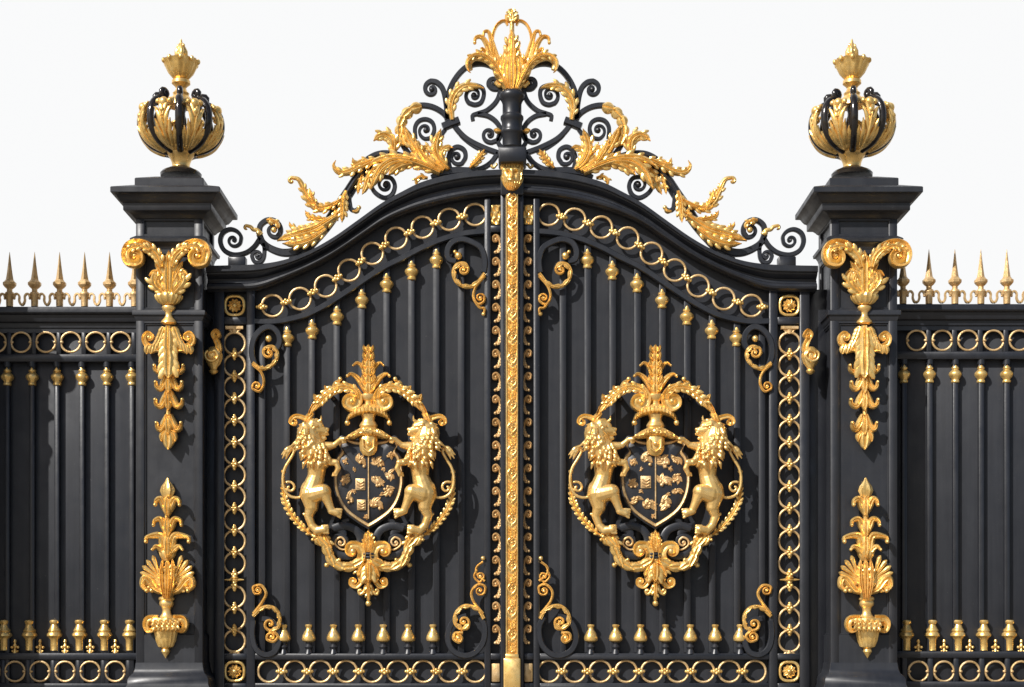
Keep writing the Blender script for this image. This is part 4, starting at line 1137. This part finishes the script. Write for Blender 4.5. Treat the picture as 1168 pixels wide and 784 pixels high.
            m.sweep(p, taper(2.8, 2, 1.2), 2.2, Y-.04, 'round'); m.pball(ca+s*9, 673.5, 2, Y-.05)
        m.leaf([(ca, 656), (ca, 672), (ca+.3, 688)], 4.6, 5, Y-.05, 5); m.sweep([(ca, 660), (ca, 685)], taper(3, 2), 2.4, Y-.02, 'round')
        m.pball(ca, 688.5, 3.4, Y-.05)
    part(pend, 'pendant')
    part(lambda m: [m.pbox(ca-6, ca+6, a, a+2.6, Y-.09, Y, .004) for a in (630.6, 634.4)], 'band', BLACK)
    # studs that carry the group on the bars
    for x_, z_ in ((ca, 560), (ca, 600), (ca-34, 545), (ca+34, 545), (ca, 655), (ca, 470), (ca-40, 455), (ca+40, 455)): part(lambda m: m.capsule(W(x_, z_, Y+.02), W(x_, z_, .06), .03, .03), 'fixing', BLACK)
    return arms

def add_charges(arms, ca, kind, Y=-.12):
    rnd = random.Random(11+kind)
    if kind == 0:
        pts = [(-26, 526, 3.4, 2), (-9.5, 526, 6.4, 0), (10.5, 527, 6, 1), (24, 519, 4.4, 2), (-25.5, 547, 6, 1), (-9.3, 552.5, 6.6, 3), (9, 549.5, 6.6, 0), (24.5, 542, 6, 1), (21.5, 560, 6.6, 2), (-21, 568, 5.6, 2), (-8, 576, 6, 3), (8, 575, 7, 0)]
    else:
        pts = [(-25, 527, 4.4, 1), (-11, 524, 7, 0), (9, 526, 7.2, 1), (24, 524, 6, 2), (-25, 551, 5.6, 1), (-11, 550, 7, 3), (9, 549, 7.6, 0), (24, 545, 6, 1), (24, 560, 5.4, 2), (-22, 569, 6, 2), (-8, 577, 7.4, 0), (11, 572, 8, 2)]
    pts = pts + [(-16, 536, 2.6, 2), (17, 535, 2.6, 1), (16, 551, 2.6, 2), (-17, 561, 2.6, 0), (15, 564, 2.4, 2), (1.5+(-4), 589, 2.6, 1)]
    for dx, py, r, k in pts:
        r *= 1.05 if k == 3 else 1.38
        m = MB(); x = ca+dx
        y0 = Y-.072+.02*(abs(dx)/34)**2
        if k == 3:
            m.pbox(x-r*.8, x+r*.8, py-r*.95, py+r*.95, y0-.012, y0+.01, .004)
            for i in range(3): m.sweep(smooth([(x-r*.55, py-r*.5+i*r*.5), (x, py-r*.2+i*r*.45), (x+r*.55, py-r*.55+i*r*.5)]), .8, 1.1, y0-.016, 'round')
        else:
            nleaf = 5 if k != 2 else 4
            for i in range(nleaf):
                a = rnd.uniform(0, 6.28) if k == 2 else -PI/2+(i-2)*.75 + (PI if k == 1 and i % 2 else 0)
                L_ = r*rnd.uniform(.8, 1.15)
                bx, by = x-math.cos(a)*r*.3, py+math.sin(a)*-r*.3+rnd.uniform(-1, 1)
                m.leaf([(bx, by), (bx+math.cos(a)*L_*.6, by+math.sin(a)*L_*.6), (bx+math.cos(a+.5)*L_*1.2, by+math.sin(a+.5)*L_*1.2)], r*.33, 3, y0+.004, 2.4, m=6)
            for i in range(4): m.pball(x+rnd.uniform(-.5, .5)*r, py+rnd.uniform(-.7, .7)*r, r*.2, y0-.005)
        m.build('heraldic_charge', GOLD_DULL, arms)

# ------------------------------------------------------------------ gate leaf (left one; the right is its mirror image)
RAILC = [(286, 367), (305, 368), (324, 366.3), (352, 359), (380, 344), (408, 325.5), (436, 307), (460, 295), (482, 283.5), (505, 274), (530, 267.5), (560, 264.5)]
def make_leaf():
    root = thing('gate_leaf', (W(250, 0, 0).x, 0, GROUND), 'left leaf of the black and gold gate, closed', 'gate', 'gate leaves')
    # sheet
    m = MB(); rows = []
    for y, e in ((.10, 0), (.12, 0)):
        pass
    xs = [246+(573-246)*i/60 for i in range(61)]
    for x in xs:
        t = ycurve(TOPC, x)+12
        rows.append([W(x, t, .046), W(x, 860, .046), W(x, 860, .046)+Vector((0, .02, 0)), W(x, t, .046)+Vector((0, .02, 0))])
    m.grid(rows, True); m.build('sheet', BLACK_SHEET, root)
    def stile(a, b, t, nm='stile', y0=-.07, y1=.06):
        m = MB(); m.pbox(a, b, t, 892, y0, y1, .008); return m.build(nm, BLACK, root)
    stile(244.5, 255.5, 329); stile(281, 290.5, 329); stile(552.5, 559.5, 226); stile(571, 576.5, 219, y0=-.12)
    for a, b, x0, x1 in ((361.5, 370, 255.5, 281), (745.5, 752.5, 255.5, 281), (745.5, 752.5, 290.5, 552.5), (779.5, 787, 255.5, 281), (779.5, 787, 290.5, 552.5), (884, 892, 255.5, 552.5), (257, 264.5, 559.5, 571), (745.5, 752.5, 559.5, 571), (779.5, 787, 559.5, 571)):
        m = MB(); m.pbox(x0, x1, a, b, -.065, .055, .008); m.build('rail', BLACK, root)
    m = MB(); m.pbox(290.5, 552.5, 787, 884, .02, .06, .004); m.pbox(310, 533, 800, 872, 0, .025, .012); m.build('kick_panel', BLACK_SHEET, root)
    m = MB(); m.sweep(resample(smooth(RAILC, 8), 90), 3.5, 6, -.005, 'rect'); m.build('curved_rail', BLACK, root, 30)
    m = MB(); m.sweep([(x, y-0.2) for x, y in resample(smooth(BOTC[2:-1], 8), 90) if x < 558], 1.6, 5, -.01, 'rect'); m.build('inner_bead', BLACK, root, 30)
    # bars with finials and vases
    x0 = 299.5; st = 28.35; bx = [x0+st*k for k in range(9)]
    zb = W(0, 745, 0).z
    def bar_at(x, top):
        m = MB(); c = W(x, 0, 0).x
        m.box(c-.040, c+.034, zb, W(0, top, 0).z, -.03, .05, .006)
        return m.build('bar', BLACK_SHEET, root)
    m = MB(); m.lathe(bx[1], [(r, 366+p) for r, p in FIN], 0, 20); fin = m.build('finial', GOLD, root, origin=W(bx[1], 366, 0))
    VZ = [(3.6, 712.5), (4.3, 713.5), (4.0, 715), (3.2, 716), (3.2, 718), (5.2, 721), (7.2, 725), (8.0, 728.4), (7.2, 731), (4.6, 732.6)]
    m = MB(); m.lathe(bx[1]-4, VZ, -.02, 20); vs = m.build('vase', GOLD, root, origin=W(bx[1]-4, 745, -.02))
    m = MB(); m.lathe(bx[1]-4, [(3.5, 732), (3, 735), (5, 738), (3.6, 741), (5.5, 746)], -.02, 16); ft = m.build('vase_foot', BLACK, root, origin=W(bx[1]-4, 745, -.02))
    for k, x in enumerate(bx):
        rc = ycurve(RAILC, x)
        bar_at(x, rc)
        if 1 <= k <= 7:
            if k == 1: fin.location += Vector((0, 0, W(0, rc+2.5, 0).z-W(0, 366, 0).z)); WL[fin.name] = W(x, rc+2.5, 0)
            else:
                inst(fin, W(x, rc+2.5, 0), root)
                if k <= 7:
                    inst(vs, W(x-4, 745, -.02), root); inst(ft, W(x-4, 745, -.02), root)
    # arch rings
    rc = [(311, 349), (342.4, 341), (371.6, 326.5), (398.3, 308.5), (424.8, 289.4), (452, 272), (482, 259.5), (512.5, 250.5), (542, 245)]
    r0 = ring_piece('ring', 12.2, 1.45, -.02, root, *rc[0])
    for p in rc[1:]: inst(r0, W(p[0], p[1], -.02), root)
    for a, b in zip(rc, rc[1:]):
        bead_piece(root, (a[0]+b[0])/2, (a[1]+b[1])/2, -.03, -math.atan2(b[1]-a[1], b[0]-a[0]))
    bead_piece(root, 298.6, 350.5, -.03, 0)
    # ring column
    ys = [391.8+25.1*k for k in range(11)]+[681, 706.3, 731.5]
    for y_ in ys: inst(r0, W(267.5, y_, -.02), root)
    bp = bead_piece(root, 267.5, (ys[0]+ys[1])/2, -.03, PI/2)
    for a, b in zip(ys[1:], ys[2:]):
        if b-a < 30: inst(bp, W(267.5, (a+b)/2, -.03), root)
    inst(bp, W(267.5, 655.6, -.03), root); inst(bp, W(267.5, 668, -.03), root)
    m = MB(); m.lathe(267.5, [(3, 657), (5, 659), (3, 660.5), (5, 662), (3, 665)], -.03, 16); 
    for s in (-1, 1): m.sweep([(267.5, 661.5), (267.5+s*11, 661.5)], taper(2.6, .6), 2.4, -.03, 'round', 8)
    m.build('cross_clasp', GOLD_CARVED, root)
    m = MB(); m.sweep([(257.5, 374), (277.5, 374)], 2, 2.4, -.02, 'rect'); m.sweep([(267.5, 375), (267.5, 381)], taper(8, 3.4), 2, -.02, 'ridge'); m.build('ring_hanger', GOLD_DULL, root)
    m = MB(); m.sweep([(267.5, 742), (267.5, 746)], taper(3.5, 7), 2.4, -.02, 'ridge'); m.build('ring_foot', GOLD_DULL, root)
    # rosettes
    for i, py in enumerate((348.8, 766)):
        m = MB(); c = W(267.7, py, -.03); m.torus(c, .108, .018, 40, 8, 2.7)
        for k in range(10):
            a = 2*PI*k/10
            m.leaf([(267.7, py), (267.7+math.cos(a)*4, py+math.sin(a)*4), (267.7+math.cos(a)*8, py+math.sin(a)*8)], 2.8, 2, -.03, 3.2, m=6)
        m.pball(267.7, py, 2.8, -.06)
        m.build('rosette', GOLD_CARVED, root)
    # bottom rings
    bx2 = [542-29.4*k for k in range(9)]
    bb = bead_piece(root, (bx2[0]+bx2[1])/2, 766, -.03, 0)
    for i, x in enumerate(bx2):
        inst(r0, W(x, 766, -.02), root)
        if i and i < 8: inst(bb, W((x+bx2[i+1])/2, 766, -.03), root)
    # foliate tablet beside the meeting stile
    m = MB(); rows = []
    for i in range(16):
        v = i/15; r = []
        for j in range(12):
            u = -1+2*j/11
            d = 2+1.6*math.cos(u*5)*math.cos((v-.5)*9)+1.4*noise.noise(Vector((u*3, v*5, 4)))
            if (abs(u) < .35 and (abs(v-.2) < .08 or abs(v-.8) < .08)): d = .2
            r.append(W(565.2+u*5.4, 234+v*22, -.02-d*.01))
        rows.append(r+[Vector((p.x, 0, p.z)) for p in r][::-1])
    m.grid(rows, True); tb = m.build('foliate_tablet', GOLD_CARVED, root)
    m = MB(); m.pbox(560.5, 570, 757, 778, -.045, .0, .006); m.build('tablet', GOLD_DULL, root)
    # small curls beside the meeting stile
    m = MB()
    p = scroll([(566.5, 268.5), (562.5, 270), (561.8, 274), (565, 276.5)][::-1][:0] or [(565, 288), (569, 284.5), (570.5, 279), (569.5, 272.5), (566, 268.5), (562.6, 270.5), (562.4, 274.5)], end=(565.4, 273), te=.8, start=None)
    m.sweep(p, taper(1.6, 1.5, .9), 1.8, -.03, 'ridge'); m.pball(565.4, 273, 1.5, -.035); m.pball(565, 288, 1.8, -.035)
    m.leaf([(567, 289), (569.5, 284), (570.5, 277)], 2.4, 4, -.04, 2.4)
    cu = m.build('curl', GOLD_DULL, root, origin=W(566, 266, -.03))
    for k in range(1, 18): inst(cu, W(566, 266+26.2*k, -.03), root)
    # corner scrolls
    def corner(black, golds, balls, bw=3.3):
        m = MB(); m.sweep(scroll(black), bw, 3.4, -.05, 'rect'); b = m.build('corner_scroll', BLACK, root)
        m = MB()
        for pts, end, w_ in golds: gold_scroll(m, pts, end, None, w_*.88, 2.0, -.085, ball=1.9, te=1.2)
        for x, y_, r in balls: m.pball(x, y_, r, -.08)
        for pts, end, w_ in golds[:1]:
            q = resample(smooth(pts, 8), 8)
            for i in range(1, 7):
                (ax_, ay_), (bx_, by_) = q[i], q[i+1]
                m.leaf([(ax_, ay_), ((ax_+bx_)/2, (ay_+by_)/2), (bx_, by_)], 2.5, 2, -.094, 2.2, m=6)
        g = m.build('gilding', GOLD, b)
    corner([(552, 311), (553, 298), (549, 284), (539, 277), (527, 273.5), (516, 277), (510.5, 286), (512, 296), (520, 298.5)],
           [([(553, 312), (543, 324), (532, 327.5), (521, 322), (517, 311), (521, 302), (530, 300.5), (534, 306)], (528.5, 308), 2.4),
            ([(553, 315), (543, 327), (540, 339), (545, 347), (552, 344), (552.5, 338)], (547.8, 340), 1.8),
            ([(541, 343), (547, 351), (552.5, 352), (552, 359)], None, 1.6)], [(523, 292, 4.4), (519, 287.5, 2.2), (551.5, 358.5, 2.4)])
    corner([(548, 704), (553, 716), (551, 733), (542, 744.5), (530, 748), (517, 742.5), (511, 730), (513, 716), (521, 706), (532, 703)],
           [([(552, 706), (545, 695), (531, 691), (521, 698), (518.5, 709), (524, 716.5), (533, 717), (535, 711)], (529, 709.5), 2.4),
            ([(551, 700), (540, 686), (538, 675), (545, 667), (553, 669), (553, 676)], (547.5, 674), 1.8),
            ([(553, 663), (544, 655), (544, 647), (551, 641)], None, 1.6),
            ([(544, 650), (541, 658), (547, 664), (552, 659)], (547.7, 657.5), 1.5),
            ([(528, 722), (519, 722.5), (517.5, 729), (523, 733)], (523, 728), 2.0)], [(551, 637, 2.6), (522.8, 728, 3)])
    corner([(289, 413), (292, 419)][:0]+[(291, 417), (287.5, 403), (290, 387), (299, 376), (309, 373.5), (317, 380), (319, 391), (314, 399), (306, 396)],
           [([(288, 414), (299, 421), (312, 415), (316.5, 404), (311, 395.5), (302, 397)], (306.5, 402.5), 2.4),
            ([(288, 416), (298, 425), (301, 437), (296, 446.5), (288.5, 444)], (293, 440.5), 1.8)], [(306.5, 386.5, 3.8)])
    corner([(289, 708), (288, 725), (292, 740), (302, 747), (313, 744), (318.5, 732), (317, 718), (309, 708), (299, 706)],
           [([(288.5, 703), (300, 693), (312, 693.5), (319, 703), (317, 716), (309, 719.5)], (308, 712), 2.4),
            ([(289, 700), (299, 687), (303.5, 677), (298, 668), (289, 669.5), (289.5, 676)], (294, 673.5), 1.9),
            ([(312, 720), (317, 726), (312, 732), (305, 730)], (309.5, 726.5), 1.9)], [])
    # bracket-like ornament on the outer edge, beside the pillar
    m = MB(); hy = -.16
    p = scroll([(247, 404), (249.5, 396), (246.5, 388), (243.5, 382), (247, 378), (250, 382)], end=(247.3, 383), te=.4)
    m.sweep(p, taper(4.2, 3.2, 2.2), 4, hy, 'tongue')
    m.lathe(243.5, [(3.5, 396), (7, 399), (9.6, 404), (9.8, 409), (7.5, 415), (4.5, 419), (3.5, 421.5), (5, 423.5), (3.6, 426), (1, 427.5)], hy, 28, fr=.9, flute=9, fl_amp=.05)
    m.sweep(scroll([(237, 400), (234, 404), (236, 410), (243, 412), (248.5, 407), (246, 401), (240, 401)], end=(241.8, 406), te=.7), taper(1.6, 1.6, 1), 2, hy-.085, 'round')
    m.capsule(W(246, 404, hy), W(249, 404, -.03), .03, .03)
    m.build('hinge_ornament', GOLD_CARVED, root)
    return root

# ------------------------------------------------------------------ assemble

p1 = make_pillar()
p0 = None
p2 = mirror_tree(p1, PAX)
p2['label'] = 'black square pillar with gilded urn, between the right gate leaf and the right fence'
def shift_copy(o, dx, parent=None, dy=-.55):
    c = o.copy(); COL.objects.link(c)
    w = WL[o.name].copy(); w.x += dx; w.y += dy
    attach(c, w, parent)
    for ch in list(o.children):
        if ch.name != c.name: shift_copy(ch, dx, c)
    return c
p3 = shift_copy(p1, W(-93, 0, -.3725).x-PX)  # out-of-view pillar added, set forward so its shadow falls on the left fence
p3['label'] = 'unseen outer pillar added beyond the left edge, set forward to shade the left fence'
r1 = make_railing('left'); r2 = make_railing('right')
arch = make_arch()
g1 = make_leaf()
arms = make_arms(g1)
g2 = mirror_tree(g1, 0)
g2['label'] = 'right closed gate leaf, whose shield bears larger, closer-set charges and which has no lock case'
g1['label'] = 'left closed gate leaf, carrying the long carved gilded centre strip and gold lock case'
a2 = [c for c in g2.children if c.name.startswith('coat_of_arms')][0]
add_charges(arms, 420.3, 0); add_charges(a2, 747.7, 1)

# meeting stile with its long carved gilded strip: belongs to the left leaf
m = MB(); m.pbox(576.5, 592, 216, 892, -.13, .08, .006); m.build('meeting_stile', BLACK, g1)
m = MB(); m.pbox(576.9, 591.1, 217, 750, -.142, -.128, .003)
for sx in (577.9, 590.1): m.sweep([(sx, 218), (sx, 500), (sx, 749.5)], .8, 1.4, -.144, 'round', 6)
k = 0; py = 219.0
while py < 738:
    for sg in (-1, 1):
        if k % 2 == 0:
            m.sweep(scroll([(584, py+12.5), (584+sg*3.4, py+10), (584+sg*4.8, py+5.5), (584+sg*2.6, py+2)], end=(584+sg*2.6, py+4.6), te=.6), taper(1.3, 1.2, .8), 1.5, -.147, 'round', 7)
        else:
            for q_, l_ in ((0, 1.0), (4.2, .9), (8.0, .8)):
                m.leaf([(584+sg*.4, py+q_+6), (584+sg*2.6*l_, py+q_+4.4), (584+sg*5.0*l_, py+q_+1)], 1.7, 2, -.143, 2.2, m=6)
    if k % 2 == 0: m.pball(584, py+7.2, 1.7, -.15)
    m.leaf([(584, py+14), (584, py+9), (584, py+4 if k % 2 else py+9.2)], 1.9, 3, -.146, 2.2, m=6)
    m.pball(584, py+13.6, 1.2, -.152)
    py += 13.1; k += 1
m.build('carved_strip', GOLD_CARVED, g1, 60, jitter=.0012)
m = MB(); m.pbox(574.5, 593.5, 751, 800, -.19, -.09, .01); m.pbox(576.5, 591.5, 746, 752, -.17, -.10, .008)
m.build('lock_case', GOLD_SMOOTH, g1)

# ------------------------------------------------------------------ setting
m = MB(); S = 400
m.v = [Vector((-S, -60, GROUND)), Vector((S, -60, GROUND)), Vector((S, S, GROUND)), Vector((-S, S, GROUND))]; m.f = [(0, 1, 2, 3)]
me = bpy.data.meshes.new('ground'); me.from_pydata([tuple(p) for p in m.v], [], m.f); me.materials.append(PAVING)
g = bpy.data.objects.new('ground', me); COL.objects.link(g); g['kind'] = 'structure'
g['label'] = 'pale stone paving in front of and behind the gate'

# light: shadows fall to the lower right
ld = Vector((1.0, 1.05, -1.12)).normalized()
to_sun = -ld
elev = math.asin(to_sun.z)
w = bpy.data.worlds.new('World'); scn.world = w; w.use_nodes = True
nt = w.node_tree; bg = nt.nodes['Background']
sky = nt.nodes.new('ShaderNodeTexSky'); sky.sky_type = 'NISHITA'; sky.sun_disc = False
sky.sun_elevation = elev; sky.sun_rotation = math.atan2(to_sun.x, to_sun.y)
sky.dust_density = 2.0
STR = 0.085
# a bright even bank of cloud stands behind the gate; the sky on the sun's side is clear
tc = nt.nodes.new('ShaderNodeTexCoord')
sep = nt.nodes.new('ShaderNodeSeparateXYZ'); nt.links.new(tc.outputs['Generated'], sep.inputs[0])
nz = nt.nodes.new('ShaderNodeTexNoise'); nz.inputs['Scale'].default_value = 2.2; nz.inputs['Detail'].default_value = 6
nt.links.new(tc.outputs['Generated'], nz.inputs['Vector'])
ad = nt.nodes.new('ShaderNodeMath'); ad.operation = 'MULTIPLY_ADD'
nt.links.new(nz.outputs['Fac'], ad.inputs[0]); ad.inputs[1].default_value = 0.9
nt.links.new(sep.outputs['Y'], ad.inputs[2])
mr = nt.nodes.new('ShaderNodeMapRange'); mr.interpolation_type = 'SMOOTHSTEP'
mr.inputs['From Min'].default_value = 0.40; mr.inputs['From Max'].default_value = 0.95
nt.links.new(ad.outputs[0], mr.inputs['Value'])
mx = nt.nodes.new('ShaderNodeMix'); mx.data_type = 'RGBA'
nt.links.new(mr.outputs[0], mx.inputs[0]); nt.links.new(sky.outputs[0], mx.inputs[6])
mx.inputs[7].default_value = (0.955/STR, 0.96/STR, 0.965/STR, 1)
nt.links.new(mx.outputs[2], bg.inputs['Color']); bg.inputs['Strength'].default_value = STR
sl = bpy.data.lights.new('sun', 'SUN'); sl.energy = 5.0; sl.angle = math.radians(.53); sl.color = (1.0, .97, .925)
so = bpy.data.objects.new('sun', sl); COL.objects.link(so)
so.rotation_euler = ld.to_track_quat('-Z', 'Y').to_euler()

cam = bpy.data.cameras.new('camera'); co = bpy.data.objects.new('camera', cam); COL.objects.link(co)
co.location = (0, -D, ZH); co.rotation_euler = (PI/2, 0, 0)
cam.sensor_width = 36; cam.lens = 36*D/11.68
cam.shift_y = (PYH-392)/1168
cam.clip_end = 1000; cam.clip_start = .1
scn.camera = co
vs_ = scn.view_settings
vs_.view_transform = 'Standard'; vs_.look = 'None'; vs_.exposure = 0; vs_.gamma = 1; vs_.use_curve_mapping = False
